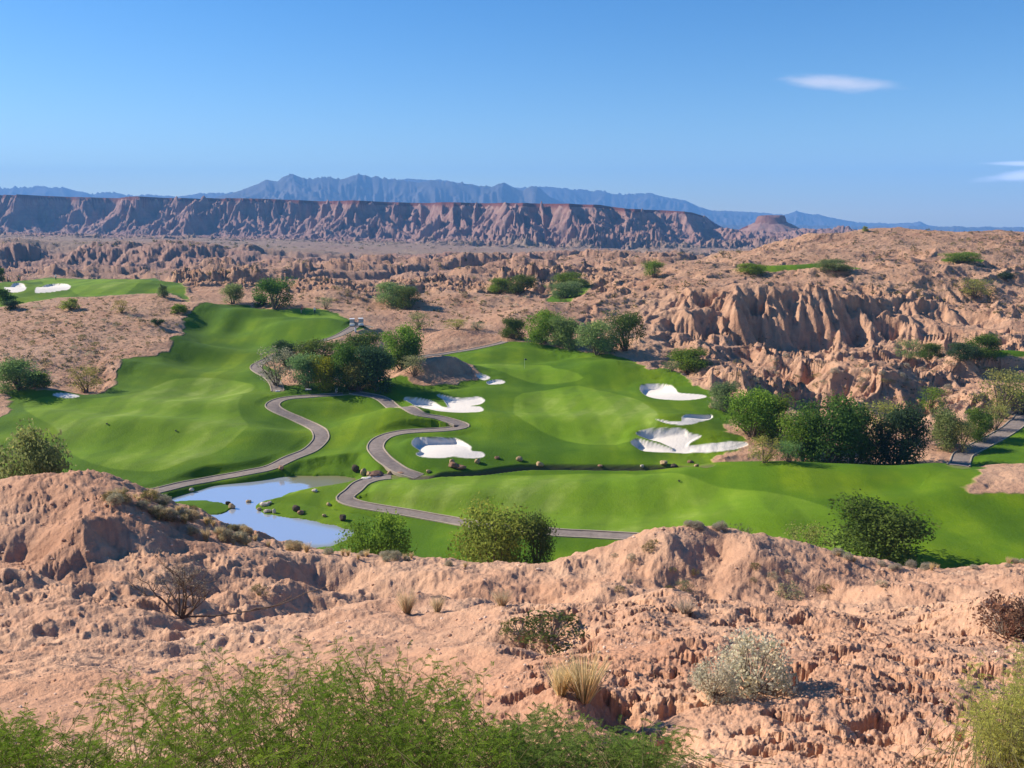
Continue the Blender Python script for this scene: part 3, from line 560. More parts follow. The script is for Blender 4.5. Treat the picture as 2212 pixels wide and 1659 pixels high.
# speckle of low scrub and desert varnish on the far flats
spk = noise(t, .9, 4, .75)
dry = mix(t, M(t, 'MULTIPLY', mrange(t, spk, .54, .66), attr(t, 'scrub')), dry, (.15, .115, .07))
spk2 = noise(t, .16, 5, .8)
dry = mix(t, M(t, 'MULTIPLY', mrange(t, spk2, .54, .64), attr(t, 'plain')), dry, (.20, .13, .095))
g_big = noise(t, .06, 4, .6); g_mid = noise(t, .5, 5, .65); g_fine = noise(t, 5, 3, .7)
gr = ramp(t, g_big, [(.36, (.040, .110, .001)), (.5, (.092, .180, .002)), (.62, (.165, .250, .004))])
gl = ramp(t, g_big, [(.36, (.14, .255, .008)), (.5, (.20, .305, .022)), (.64, (.29, .375, .07))])
gr = mix(t, attr(t, 'light'), gr, gl)
gr = mix(t, mrange(t, g_mid, .3, .75, 0, .55), gr, (.075, .155, .002))
gr = mix(t, mrange(t, g_fine, .45, .75, 0, .35), gr, (.17, .235, .02))
mwv = N(t, 'ShaderNodeTexWave'); mwv.inputs['Scale'].default_value = .045; mwv.inputs['Distortion'].default_value = 7; mwv.inputs['Detail'].default_value = 2; mwv.inputs['Detail Scale'].default_value = .35; t.links.new(P_, mwv.inputs['Vector'])
gr = mix(t, M(t, 'MULTIPLY', mrange(t, mwv.outputs['Fac'], .3, .7, 0, .42), 1), gr, (.05, .115, .002))
mws = N(t, 'ShaderNodeTexWave'); mws.inputs['Scale'].default_value = .075; mws.inputs['Distortion'].default_value = 1.2; mws.inputs['Detail'].default_value = 1; mws.inputs['Detail Scale'].default_value = .2; mpp = N(t, 'ShaderNodeMapping'); mpp.inputs['Rotation'].default_value = (0, 0, .5); t.links.new(P_, mpp.inputs[0]); t.links.new(mpp.outputs[0], mws.inputs['Vector'])
gr = mix(t, M(t, 'MULTIPLY', mrange(t, mws.outputs['Fac'], .35, .65, 0, .45), attr(t, 'light')), gr, (.13, .235, .006))
dirt = mix(t, g_mid, (.20, .19, .07), (.30, .24, .12))
gr = mix(t, mrange(t, attr(t, 'worn'), .35, .8, 0, .6), gr, dirt)
sandc = mix(t, noise(t, 2.0, 3), (.82, .75, .66), (.72, .65, .55))
c = mix(t, attr(t, 'grass'), dry, gr); c = mix(t, attr(t, 'ditch'), c, (.10, .085, .05)); c = mix(t, attr(t, 'sand'), c, sandc)  # ditch colour darkened to stand for the shade on its far bank
t.links.new(c, b.inputs['Base Color'])
notg = M(t, 'SUBTRACT', 1.0, M(t, 'MAXIMUM', attr(t, 'grass'), attr(t, 'sand')))
hgt = M(t, 'ADD', M(t, 'MULTIPLY', noise(t, 9, 5, .7), .16), M(t, 'MULTIPLY', noise(t, 1.4, 6, .7), .7))
hgt = M(t, 'MULTIPLY', hgt, M(t, 'MULTIPLY', notg, attr(t, 'bumpd')))
hgt = M(t, 'ADD', hgt, M(t, 'MULTIPLY', noise(t, 2.5, 4, .7), M(t, 'MULTIPLY', attr(t, 'grass'), .10)))
bump(t, b, hgt, .9, 1.0)
# ------------------------------------------------------------------ ground meshes
idx = np.arange(nu*nd).reshape(nu, nd)
quads = np.stack([idx[:-1, :-1], idx[1:, :-1], idx[1:, 1:], idx[:-1, 1:]], -1).reshape(-1, 4)
gc = grass >= .5
cellg = (gc[:-1, :-1].astype(int)+gc[1:, :-1]+gc[1:, 1:]+gc[:-1, 1:] >= 2).ravel()
cb = bid[:-1, :-1].ravel()
Vall = np.stack([X, Y, Z], -1).reshape(-1, 3)
ttn = np.full(Z.shape, -9.); ttn[:, js] = tn
farA = sstep(math.log(420), math.log(1300), np.log(Y)); capA = np.zeros(Z.shape)
capA[:, js] = np.clip(sstep(.36, .40, tn)*(px_ < 1600)+np.where(r < 44, np.where(r > 0, .55, 0), 0)+.75*sstep(.12, .3, tn)*(1-sstep(.34, .36, tn))*0, 0, 1)
plain = window(np.arange(nd), 850, 1560, .08)*(1-sstep(-1.6, -1.3, ttn))*np.ones_like(Z)
slope_all = None
gx, gy = grad(Z, np.arange(nd)); slo = np.sqrt(gx*gx+gy*gy)
scr = (1-grass)*sstep(70, 100, Y)*(1-sstep(600, 900, Y))*(1-sstep(.35, .8, slo))
PXa = PXc
scr = np.clip(scr*(.35+.8*sstep(300, 340, Y)+.45*(1-sstep(400, 560, PXa))), 0, 1)
redA = (1-sstep(70, 90, Y))*1.0+.55*sstep(80, 100, Y)
worn = onpath*.7+np.exp(-(np.clip(gsd, 0, 9)/1.0)**2)*.4
attrs = dict(grass=grass, light=light, sand=sand, far=farA, cap=capA, plain=plain, scrub=scr, redm=redA, ditch=ditch, worn=worn, bumpd=np.interp(np.log(Y), [math.log(5), math.log(20), math.log(60), math.log(200), math.log(1000), math.log(2500)], [.09, .22, .35, .8, 3, 5]))
def part_mesh(name, sel, mat):
    q = quads[sel]; used = np.zeros(nu*nd, bool); used[q.ravel()] = True
    mp_ = np.cumsum(used)-1; o = mesh_obj(name, Vall[used], mp_[q], mat)
    for k, v in attrs.items(): fattr(o, k, v.reshape(-1)[used])
    return o
tag(part_mesh('ground', (~cellg) & (cb < 0), mt_ter), kind='structure')
tag(part_mesh('fairway_turf', cellg & (cb < 0), mt_ter), kind='structure')
for k, (lab, P, dep) in enumerate(BUNK):
    if (cb == k).sum() > 3:
        tag(part_mesh('sand_bunker', cb == k, mt_ter), lab, 'sand bunker', 'sand bunkers on the golf course')
del quads
# mountains
mt_mtn, t, b = new_mat('mountain_rock')
nn = noise(t, .0016, 6, .65)
t.links.new(ramp(t, nn, [(.3, (.05, .045, .045)), (.5, (.09, .08, .075)), (.7, (.15, .13, .12))]), b.inputs['Base Color'])
def mountains(name, prof_pts, Dc, half, seed, nrow=170, base=-60):
    uu = np.linspace(-.85, .85, 1300); ld = np.linspace(Dc-half*1.35, Dc+half, nrow)
    UU, DM = np.meshgrid(uu, ld, indexing='ij'); xx = UU*DM; yy = DM
    pxs = [p[0] for p in prof_pts]; pys = [p[1] for p in prof_pts]
    us = [uv_of(a, b_)[0] for a, b_ in prof_pts]; vs = [uv_of(a, b_)[1] for a, b_ in prof_pts]
    vtop = np.interp(uu, us, vs); H = (-vtop*Dc+260)+fbm(uu*60, uu*0+seed, seed, 4)*9
    H = H[:, None]*np.ones_like(DM)
    wob = fbm(xx/1500, yy/1500, seed+3, 3)*half*.18
    tt = np.clip(1-np.abs(DM-Dc+wob*np.clip(np.abs(DM-Dc)/half*2, 0, 1))/half/np.where(DM < Dc, 1.3, 1), 0, 1)
    h = H*tt**1.15
    gx_ = np.gradient(h, axis=0)/np.gradient(xx, axis=0); gy_ = np.gradient(h, axis=1)/np.gradient(yy, axis=1)
    er_ = erode(xx, yy, (gx_*2).astype(np.float32), (gy_*2).astype(np.float32), 620, 5, .55, .9, seed+9)
    h += (er_-.75)*60*np.clip(h/500, 0, 1)*np.clip(np.abs(DM-Dc)/(half*.25), .15, 1)
    zz_ = E-260+h
    ii = np.arange(len(uu)*nrow).reshape(len(uu), nrow)
    q = np.stack([ii[:-1, :-1], ii[1:, :-1], ii[1:, 1:], ii[:-1, 1:]], -1).reshape(-1, 4)
    tag(mesh_obj(name, np.stack([xx, yy, zz_], -1).reshape(-1, 3), q, mt_mtn), kind='structure')
mountains('mountains', [(-900, 470), (380, 470), (430, 440), (470, 424), (510, 414), (540, 403), (558, 398), (575, 388), (600, 389), (612, 379), (625, 375), (640, 377), (665, 384), (700, 383), (745, 383), (772, 374), (800, 380), (850, 386), (900, 393), (930, 389), (1000, 395), (1040, 402), (1060, 403), (1075, 397), (1090, 395), (1105, 402), (1130, 410), (1145, 402), (1165, 404), (1190, 425), (1230, 441), (1300, 455), (1500, 485), (3200, 500)], 8600, 1700, 3)
mountains('mountains', [(-900, 410), (0, 405), (40, 404), (60, 404), (100, 402), (128, 405), (135, 403), (170, 412), (200, 418), (245, 415), (290, 423), (340, 421), (380, 424), (420, 418), (500, 415), (560, 410), (700, 400), (850, 386), (900, 387), (940, 386), (980, 391), (1030, 402), (1120, 405), (1155, 402), (1190, 404), (1220, 408), (1300, 413), (1350, 420), (1395, 417), (1440, 424), (1480, 431), (1510, 445), (1540, 453), (1600, 457), (1640, 459), (1690, 464), (1712, 458), (1720, 454), (1730, 458), (1790, 468), (1850, 480), (1920, 483), (1965, 481), (1985, 477), (2005, 486), (2060, 494), (2212, 500), (3200, 505)], 11000, 1500, 14)
# haze
hz = bpy.data.materials.new('air_haze'); hz.use_nodes = True; t = hz.node_tree; t.nodes.clear()
vo = N(t, 'ShaderNodeVolumePrincipled'); vo.inputs['Density'].default_value = 1.0e-4; vo.inputs['Color'].default_value = (.20, .50, 1.0, 1); vo.inputs['Anisotropy'].default_value = 0.0
out = N(t, 'ShaderNodeOutputMaterial'); t.links.new(vo.outputs[0], out.inputs['Volume'])
zlo = float(Z.min())-6; hx = 23000
Vh = np.array([(sx_*hx, sy_, sz_) for sx_ in (-1, 1) for sy_ in (-300, 13500) for sz_ in (min(zlo, -340), 760)])
ho = mesh_obj('haze', Vh, [(0, 1, 3, 2), (4, 6, 7, 5), (0, 4, 5, 1), (2, 3, 7, 6), (0, 2, 6, 4), (1, 5, 7, 3)], hz, smooth=False); tag(ho, kind='stuff')
# ------------------------------------------------------------------ water
mw, t, b = new_mat('pond_water')
b.inputs['Metallic'].default_value = .65; b.inputs['Specular IOR Level'].default_value = .9
wn = noise(t, .25, 4, .6); 
sh = attr(t, 'shallow_reflect')  # olive shallows and muddy rim, with the bank's reflection painted into the colour
t.links.new(mix(t, sh, (.62, .68, .76), (.22, .20, .08)), b.inputs['Base Color'])
t.links.new(mrange(t, sh, 0, 1, .02, .3), b.inputs['Roughness']); t.links.new(mrange(t, sh, 0, 1, .55, .05), b.inputs['Metallic'])
b.inputs['Coat Weight'].default_value = 0
bump(t, b, noise(t, 2.2, 4, .65), .16, .06)
x0, x1 = pond[:, 0].min()-6, pond[:, 0].max()+3; y0, y1 = pond[:, 1].min()-6, pond[:, 1].max()+3
gxx, gyy = np.meshgrid(np.linspace(x0, x1, 160), np.linspace(y0, y1, 160), indexing='ij'); ii = np.arange(160*160).reshape(160, 160)
q = np.stack([ii[:-1, :-1], ii[1:, :-1], ii[1:, 1:], ii[:-1, 1:]], -1).reshape(-1, 4)
sd = poly_sdf(gxx, gyy, pq); keepv = sd > -1.2; kf = keepv.ravel()[q].all(1)
wob = mesh_obj('pond_water', np.stack([gxx, gyy, np.full_like(gxx, WZ)], -1).reshape(-1, 3), q[kf], mw); tag(wob, kind='structure')
shal_refl = plane_poly([(590, 1018), (640, 1046), (705, 1056), (760, 1060), (800, 1030), (740, 1010)], 36)  # area of olive shallows that also carries the painted bank reflection
ss = poly_sdf(gxx, gyy, shal_refl)+fbm(gxx/2, gyy/2, 5, 3)*.9
rim = 1-sstep(.2, 1.6, sd)
right = sstep(-2, 6, gxx-plane_poly([(620, 1110)], 36)[0][0])
fattr(wob, 'shallow_reflect', np.clip(sstep(-.6, .6, ss)+rim*.7*right, 0, 1).ravel())
# ------------------------------------------------------------------ cart paths
mp1, t, b = new_mat('path_concrete'); cn = noise(t, 1.2, 5, .7); cf = noise(t, 14, 3, .7)
cc = mix(t, mrange(t, cn, .35, .65), (.18, .145, .125), (.29, .235, .20)); cc = mix(t, mrange(t, cf, .4, .7, 0, .4), cc, (.34, .28, .23)); jt = N(t, 'ShaderNodeTexVoronoi', feature='DISTANCE_TO_EDGE'); jt.inputs['Scale'].default_value = .35; t.links.new(POS(t), jt.inputs['Vector']); cc = mix(t, mrange(t, jt.outputs['Distance'], 0, .03, .3, 0), cc, (.12, .10, .09)); t.links.new(cc, b.inputs['Base Color'])
mp2, t, b = new_mat('kerb_concrete'); t.links.new(mix(t, noise(t, 2, 4), (.30, .24, .17), (.50, .42, .32)), b.inputs['Base Color'])
PATHLAB = 'cart_path'
for Q, zc, wd in path_geo:
    T = np.gradient(Q, axis=0); T /= np.linalg.norm(T, axis=1)[:, None]; Nn = np.stack([-T[:, 1], T[:, 0]], 1)
    m = len(Q); offs = np.linspace(-wd/2, wd/2, 7)
    V = np.concatenate([np.column_stack([Q+Nn*o, zc+.045*(1-(2*o/wd)**2)]) for o in offs])
    ii = np.arange(7*m).reshape(7, m); q = np.stack([ii[:-1, :-1], ii[:-1, 1:], ii[1:, 1:], ii[1:, :-1]], -1).reshape(-1, 4)
    po = mesh_obj('cart_path', V, q[:, ::-1], mp1); tag(po, kind='structure')
    for sgn in (-1, 1):
        a = sgn*(wd/2-.02); bq = sgn*(wd/2+.17)
        prof_ = [(a, -.25), (a, .10), (a+sgn*.02, .12), (bq-sgn*.02, .12), (bq, .09), (bq, -.3)]
        V = np.concatenate([np.column_stack([Q+Nn*o, zc+h_]) for o, h_ in prof_]); k6 = len(prof_)
        ii = np.arange(k6*m).reshape(k6, m); q = np.stack([ii[:-1, :-1], ii[:-1, 1:], ii[1:, 1:], ii[1:, :-1]], -1).reshape(-1, 4)
        mesh_obj('kerb', V, q, mp2, parent=po, smooth=False)
def cast(px, py, dmin=3.0): return cast_grid(px, py, dmin, Z)
#@@OBJECTS
# ------------------------------------------------------------------ foliage
def leaf_mat(name, rough=.6, trans=.5):
    m = bpy.data.materials.new(name); m.use_nodes = True; t = m.node_tree; t.nodes.clear()
    oi = N(t, 'ShaderNodeObjectInfo'); a_ = attr(t, 'v')
    c = mix(t, 1.0, oi.outputs['Color'], ramp(t, a_, [(0, (.55, .60, .55)), (.5, (1, 1, 1)), (1, (1.65, 1.45, 1.2))]), 'MULTIPLY')
    d = N(t, 'ShaderNodeBsdfDiffuse'); tr = N(t, 'ShaderNodeBsdfTranslucent'); ms = N(t, 'ShaderNodeMixShader'); out = N(t, 'ShaderNodeOutputMaterial')
    ms.inputs[0].default_value = trans
    for q in (d, tr): t.links.new(c, q.inputs[0])
    t.links.new(d.outputs[0], ms.inputs[1]); t.links.new(tr.outputs[0], ms.inputs[2]); t.links.new(ms.outputs[0], out.inputs[0])
    return m
M_LEAF = leaf_mat('foliage'); 
M_BARK, t, b = new_mat('bark'); t.links.new(mix(t, noise(t, 12, 4), (.10, .07, .05), (.20, .15, .11)), b.inputs['Base Color'])
M_TWIG, t, b = new_mat('dry_twig'); t.links.new(mix(t, noise(t, 9, 4), (.16, .12, .09), (.34, .28, .22)), b.inputs['Base Color'])
def quad_leaves(C, Nrm, size, r_, asp=.55):
    """leaf quads at centres C with rough normals, one array of verts and faces"""
    n_ = len(C); a = r_.normal(size=(n_, 3)); a -= (a*Nrm).sum(1)[:, None]*Nrm; a /= np.linalg.norm(a, axis=1)[:, None]+1e-9
    b_ = np.cross(Nrm, a); s_ = (size*(.6+.8*r_.random(n_)))[:, None]
    V = np.stack([C-a*s_, C-b_*s_*asp, C+a*s_, C+b_*s_*asp], 1).reshape(-1, 3)
    return V, np.arange(n_*4).reshape(n_, 4)
def tube(P, rad, k=5):
    P = np.asarray(P, float); m = len(P); T = np.gradient(P, axis=0); T /= np.linalg.norm(T, axis=1)[:, None]+1e-9
    up = np.array([.3, .5, .8]); A1 = np.cross(T, up); A1 /= np.linalg.norm(A1, axis=1)[:, None]+1e-9; B1 = np.cross(T, A1)
    an = np.arange(k)*2*math.pi/k; rad = np.broadcast_to(rad, (m,))
    V = P[:, None]+rad[:, None, None]*(np.cos(an)[None, :, None]*A1[:, None]+np.sin(an)[None, :, None]*B1[:, None])
    ii = np.arange(m*k).reshape(m, k); F = np.stack([ii[:-1], np.roll(ii, -1, 1)[:-1], np.roll(ii, -1, 1)[1:], ii[1:]], -1).reshape(-1, 4)
    return V.reshape(-1, 3), F
def join(parts):
    Vs, Fs, o = [], [], 0
    for V, F in parts: Vs.append(V); Fs.append(F+o); o += len(V)
    return np.concatenate(Vs), np.concatenate(Fs)
def make_crown(seed, nl, low, nleaf, size, spread=.30, flat=.8):
    """normalised tree: radius .5, height 1; low = underside of the crown"""
    r_ = np.random.default_rng(seed); C = []; tint = []; Nn = []; cents = []
    for k in range(nl):
        an = r_.random()*2*math.pi; q = math.sqrt(r_.random())*.36; zc = low+.12+(1-low-.28)*r_.random()**.8
        env = math.sqrt(max(1-((zc-.5)/.62)**2, .1)); c = np.array([math.cos(an)*q*env*1.05, math.sin(an)*q*env*1.05, zc]); cents.append(c)
        rad = spread*(.45+.65*r_.random())*np.array([.62, .62, .62*flat]); n_ = int(nleaf*(rad[0]/.2)**2*1.0/nl)
        d = r_.normal(size=(n_, 3)); d /= np.linalg.norm(d, axis=1)[:, None]; rr = r_.random(n_)**.45
        rr = rr*(1+.22*np.sin(d[:, 0]*7+k)*np.sin(d[:, 2]*9+2*k)); p = c+d*rr[:, None]*rad
        stray = r_.random(n_) < .10; p[stray] += d[stray]*rad*.35*r_.random((stray.sum(), 1))
        C.append(p); nn_ = d*.6+r_.normal(size=(n_, 3))*.7+np.array([0, 0, .35]); Nn.append(nn_/np.linalg.norm(nn_, axis=1)[:, None])
        tint.append(np.clip(.42+r_.normal()*.16+r_.normal(size=n_)*.14, 0, 1))
    C = np.concatenate(C); Nn = np.concatenate(Nn); tint = np.concatenate(tint); kp = C[:, 2] > .02; C, Nn, tint = C[kp], Nn[kp], tint[kp]
    V, F = quad_leaves(C, Nn, size, r_)
    ext = np.percentile(np.hypot(C[:, 0], C[:, 1]), 99); V[:, :2] *= .5/ext; V[:, 2] *= 1/np.percentile(C[:, 2], 99.7)
    parts = []; cents = np.array(cents); cents[:, :2] *= .5/ext
    for k in range(min(nl, 9)):
        c = cents[k]; s0 = np.array([r_.normal()*.025, r_.normal()*.025, -.05]); mid = np.array([c[0]*.35+r_.normal()*.03, c[1]*.35+r_.normal()*.03, max(c[2]*.5, .12)])
        tt = np.linspace(0, 1, 7)[:, None]; P = (1-tt)**2*s0+2*tt*(1-tt)*mid+tt*tt*c; parts.append(tube(P, np.linspace(.022, .006, 7), 5))
    return (V, F, np.repeat(tint, 4)), join(parts)
CROWNS = {}
def crown_mesh(key, *a):
    (V, F, ti), (TV, TF) = make_crown(*a)
    o = mesh_obj('crown', V, F, M_LEAF, smooth=False); fattr(o, 'v', ti); t_ = mesh_obj('trunk', TV, TF, M_BARK)
    CROWNS[key] = (o, t_); COL.objects.unlink(o); COL.objects.unlink(t_)
crown_mesh('dense0', 11, 34, .03, 9500, .019, .42); crown_mesh('dense1', 12, 38, .03, 9500, .019, .40)
crown_mesh('tree0', 21, 32, .10, 8000, .019, .40); crown_mesh('tree1', 22, 30, .07, 7500, .019, .42)
crown_mesh('loose0', 31, 40, .05, 4600, .018, .30); crown_mesh('loose1', 32, 44, .10, 4400, .018, .28)
crown_mesh('small0', 41, 14, .02, 1500, .040, .50); crown_mesh('small1', 42, 12, .02, 1300, .042, .50)
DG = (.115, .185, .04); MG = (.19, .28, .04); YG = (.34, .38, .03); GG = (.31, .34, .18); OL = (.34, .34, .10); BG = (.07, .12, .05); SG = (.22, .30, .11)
TREES = [  # px, base y, width, top y, min distance or (distance,), kind, colour, name, label
 (44, 842, 112, 774, 120, 'dense0', SG, 'tree', 'broad grey green tree at the left edge below the desert hillside'),
 (97, 838, 40, 800, 120, 'small0', MG, 'bush', 'small bright green bush tucked against the broad grey green tree on the left'),
 (188, 848, 78, 787, 120, 'loose0', OL, 'tree', 'light airy yellowish tree standing beside the flat sliver of white sand'),
 (55, 0, 178, 930, (57,), 'dense1', SG, 'tree', 'large grey green tree rising behind the left foreground hill'),
 (503, 656, 56, 611, 180, 'tree1', SG, 'tree', 'pale rounded tree at the top of the upper fairway, left of the dark one'),
 (592, 668, 96, 597, 180, 'tree0', DG, 'tree', 'big dark tree shading the back of the tee with the two golfers'),
 (560, 662, 40, 632, 180, 'small1', DG, 'bush', 'low dark bush at the left foot of the big dark tee tree'),
 (702, 668, 40, 640, 190, 'loose1', GG, 'bush', 'grey green bush in the shade behind the golfer in white'),
 (355, 642, 30, 612, 200, 'small0', SG, 'bush', 'little grey green bush at the front edge of the raised green'),
 (2, 607, 30, 568, 250, 'small1', DG, 'tree', 'dark tree cut off by the left edge beside the raised green'),
 (15, 652, 50, 620, 200, 'small0', DG, 'bush', 'dark green bush below the left bunker of the raised green'),
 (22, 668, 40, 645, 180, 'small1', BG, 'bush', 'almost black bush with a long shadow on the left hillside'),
 (152, 668, 52, 643, 180, 'small0', OL, 'bush', 'olive bush on the left hillside under the long pale bunker'),
 (262, 676, 44, 646, 180, 'loose0', OL, 'bush', 'straggly olive bush on the left hillside below the raised turf'),
 (385, 676, 44, 654, 180, 'small1', MG, 'bush', 'green bush near the top right corner of the left hillside'),
 (340, 702, 30, 686, 170, 'small1', BG, 'bush', 'small dark bush near the edge of the turf on the left hillside'),
 (850, 660, 88, 608, 200, 'dense1', SG, 'tree', 'rounded tree alone on the tan slope right of the tee'),
 (882, 668, 60, 615, 195, 'tree0', DG, 'tree', 'darker tree touching the lone rounded tree on its right'),
 (1080, 634, 60, 598, 230, 'dense0', MG, 'bush', 'left bush of the low green pair in the middle badlands'),
 (1125, 632, 76, 592, 230, 'dense1', DG, 'bush', 'right bush of the low green pair in the middle badlands'),
 (1232, 622, 88, 587, 230, 'dense0', MG, 'tree', 'spreading green tree above the small wedge of turf'),
 (1222, 645, 84, 606, 215, 'dense1', SG, 'bush', 'paler bush leaning over the small wedge of turf'),
 (1412, 600, 54, 561, 220, 'tree0', MG, 'tree', 'single round tree on the bare tan ridge casting a shadow to its right'),
 (905, 712, 66, 672, 190, 'loose0', SG, 'bush', 'pale feathery bush behind the rocky mound and narrow path'),
 (985, 712, 60, 688, 190, 'loose1', OL, 'bush', 'thin olive scrub on top of the rocky mound by the path'),
 (1030, 712, 40, 694, 190, 'loose0', GG, 'bush', 'thin grey scrub right of the olive scrub on the rocky mound'),
 (1110, 732, 66, 683, 170, 'dense0', DG, 'tree', 'dark tree at the left end of the row above the far green'),
 (1175, 742, 96, 668, 170, 'dense1', MG, 'tree', 'tallest green tree of the row above the far green'),
 (1222, 752, 84, 680, 170, 'dense0', SG, 'tree', 'grey green tree in the middle of the row above the far green'),
 (1290, 765, 104, 688, 165, 'dense1', SG, 'tree', 'wide tree with pale foliage at the right of the row above the far green'),
 (1352, 758, 92, 668, 168, 'tree0', DG, 'tree', 'dark tree at the right end of the row above the far green'),
 (1487, 800, 104, 752, 140, 'dense0', MG, 'bush', 'green bush on the desert slope above the teardrop bunker'),
 (1450, 802, 50, 780, 140, 'loose1', SG, 'bush', 'low scrub at the left foot of the bush above the teardrop bunker'),
 (600, 835, 96, 745, 125, 'loose0', GG, 'tree', 'silvery tree at the left end of the big central thicket'),
 (618, 790, 66, 733, 140, 'dense1', BG, 'tree', 'small nearly black crown at the upper left of the central thicket'),
 (665, 838, 88, 760, 122, 'tree1', SG, 'tree', 'mid green tree second from the left in the central thicket'),
 (705, 838, 84, 765, 120, 'dense0', YG, 'tree', 'bright yellow green tree in the front of the central thicket'),
 (755, 842, 90, 735, 120, 'dense0', DG, 'tree', 'dark green tree in the middle of the central thicket'),
 (775, 845, 80, 770, 118, 'dense1', OL, 'tree', 'olive tree with yellowish leaves at the front of the central thicket'),
 (815, 842, 100, 742, 118, 'dense0', BG, 'tree', 'large black green tree at the right front of the central thicket'),
 (690, 800, 110, 728, 140, 'dense1', DG, 'tree', 'broad dark tree at the back left of the central thicket'),
 (790, 790, 110, 715, 145, 'dense0', DG, 'tree', 'broad dark tree at the back of the central thicket below the carts'),
 (868, 795, 100, 700, 140, 'dense1', MG, 'tree', 'rounded green tree at the upper right of the central thicket'),
 (880, 790, 60, 730, 138, 'dense0', DG, 'tree', 'narrow dark tree at the right end of the central thicket'),
 (892, 812, 62, 764, 130, 'loose1', GG, 'bush', 'silvery bush between the central thicket and the rocky knoll'),
 (1562, 888, 80, 824, 115, 'dense0', SG, 'tree', 'grey green tree at the left end of the right hand thicket'),
 (1625, 945, 130, 834, 105, 'dense1', MG, 'tree', 'wide bright green tree behind the big bunker on the right'),
 (1660, 945, 110, 850, 105, 'dense0', MG, 'tree', 'green tree just right of the wide one behind the big bunker'),
 (1785, 1003, 160, 852, 117, 'dense1', DG, 'tree', 'largest dark tree in the centre of the right hand thicket'),
 (1730, 1000, 110, 885, 117, 'tree1', MG, 'tree', 'loose leaning tree left of the largest dark tree'),
 (1840, 1003, 110, 875, 117, 'dense0', DG, 'tree', 'dark tree between the largest tree and the shaded black one'),
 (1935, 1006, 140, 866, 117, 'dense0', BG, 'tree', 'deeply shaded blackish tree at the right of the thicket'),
 (1900, 960, 110, 862, 125, 'loose1', OL, 'tree', 'thin olive tree showing above the shaded blackish tree'),
 (1650, 1000, 78, 940, 110, 'loose0', OL, 'bush', 'brownish green bush at the front left of the right hand thicket'),
 (1700, 1002, 60, 950, 110, 'loose1', SG, 'bush', 'low grey green bush below the loose leaning tree'),
 (2012, 888, 76, 834, 120, 'loose0', MG, 'tree', 'light green tree on the tan slope right of the thicket'),
 (2045, 968, 84, 880, 115, 'dense0', SG, 'tree', 'blue green tree left of the dark path on the right'),
 (2075, 980, 56, 905, 112, 'loose1', OL, 'bush', 'yellowish bush in front of the blue green tree by the dark path'),
 (2110, 950, 74, 880, 115, 'dense1', DG, 'tree', 'dark green tree overhanging the path on the right'),
 (2160, 900, 120, 792, 118, 'loose0', OL, 'tree', 'large olive tree on the slope above the path on the right'),
 (2205, 900, 90, 800, 118, 'loose1', MG, 'tree', 'olive green tree cut by the right edge above the path'),
 (2150, 930, 60, 870, 115, 'loose1', OL, 'bush', 'thin olive bush under the large olive tree by the path'),
 (1902, 1222, 236, 1080, (80,), 'dense0', DG, 'tree', 'big round dark green tree on the near turf behind the right foreground ridge'),
 (1745, 1185, 104, 1135, (78,), 'loose1', OL, 'bush', 'sparse twiggy bush left of the big round dark green tree'),
 (1600, 1165, 70, 1136, (74,), 'loose0', SG, 'bush', 'faint sparse bush behind the crest of the right foreground hill'),
 (1065, 1240, 190, 1097, (76,), 'tree1', (.26, .33, .06), 'tree', 'large yellow green tree behind the middle of the foreground ridge'),
 (1160, 1240, 90, 1110, (77,), 'tree0', DG, 'tree', 'slim dark tree with bare trunk right of the yellow green tree'),
 (815, 1215, 150, 1118, (72,), 'dense1', MG, 'tree', 'rounded green tree beside the lower end of the pond'),
 (1962, 778, 62, 730, 170, 'loose0', SG, 'bush', 'pale bush at the left end of the hedge by the narrow strip of turf'),
 (2008, 776, 62, 738, 170, 'dense0', DG, 'bush', 'dark bush in the middle of the hedge by the narrow strip of turf'),
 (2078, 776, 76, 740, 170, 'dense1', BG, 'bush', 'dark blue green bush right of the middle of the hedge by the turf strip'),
 (2120, 774, 84, 717, 172, 'dense0', DG, 'bush', 'tallest dark bush of the hedge by the narrow strip of turf'),
 (1625, 591, 74, 571, 250, 'dense1', MG, 'bush', 'left green bush on the long strip of turf below the hilltop'),
 (1800, 585, 84, 564, 250, 'dense0', SG, 'bush', 'right green bush on the long strip of turf below the hilltop'),
 (2075, 568, 80, 547, 250, 'dense1', MG, 'bush', 'bright bush on the short patch of turf high on the right'),
 (2105, 640, 92, 600, 220, 'loose0', OL, 'tree', 'pale olive tree with a long shadow high on the right hand slope'),
 (2170, 604, 44, 585, 220, 'small1', BG, 'bush', 'small dark bush above the pale olive tree on the right'),
 (1870, 500, 16, 488, 300, 'small0', OL, 'bush', 'tiny bush breaking the skyline on the right hand hilltop')]
def sc_(c): return (*c, 1)
def hit(px, py, dm):
    if isinstance(dm, tuple):
        d = dm[0]; x = uv_of(px, py if py else 1000)[0]*d; return x, d, float(gz(x, d))
    return cast(px, py, dm)
def ycur(d, z):   # image row of a point straight ahead
    dep = math.atan2(E-z, d)-PITCH; return 829.5+FPX*math.tan(dep)
used_m = {}
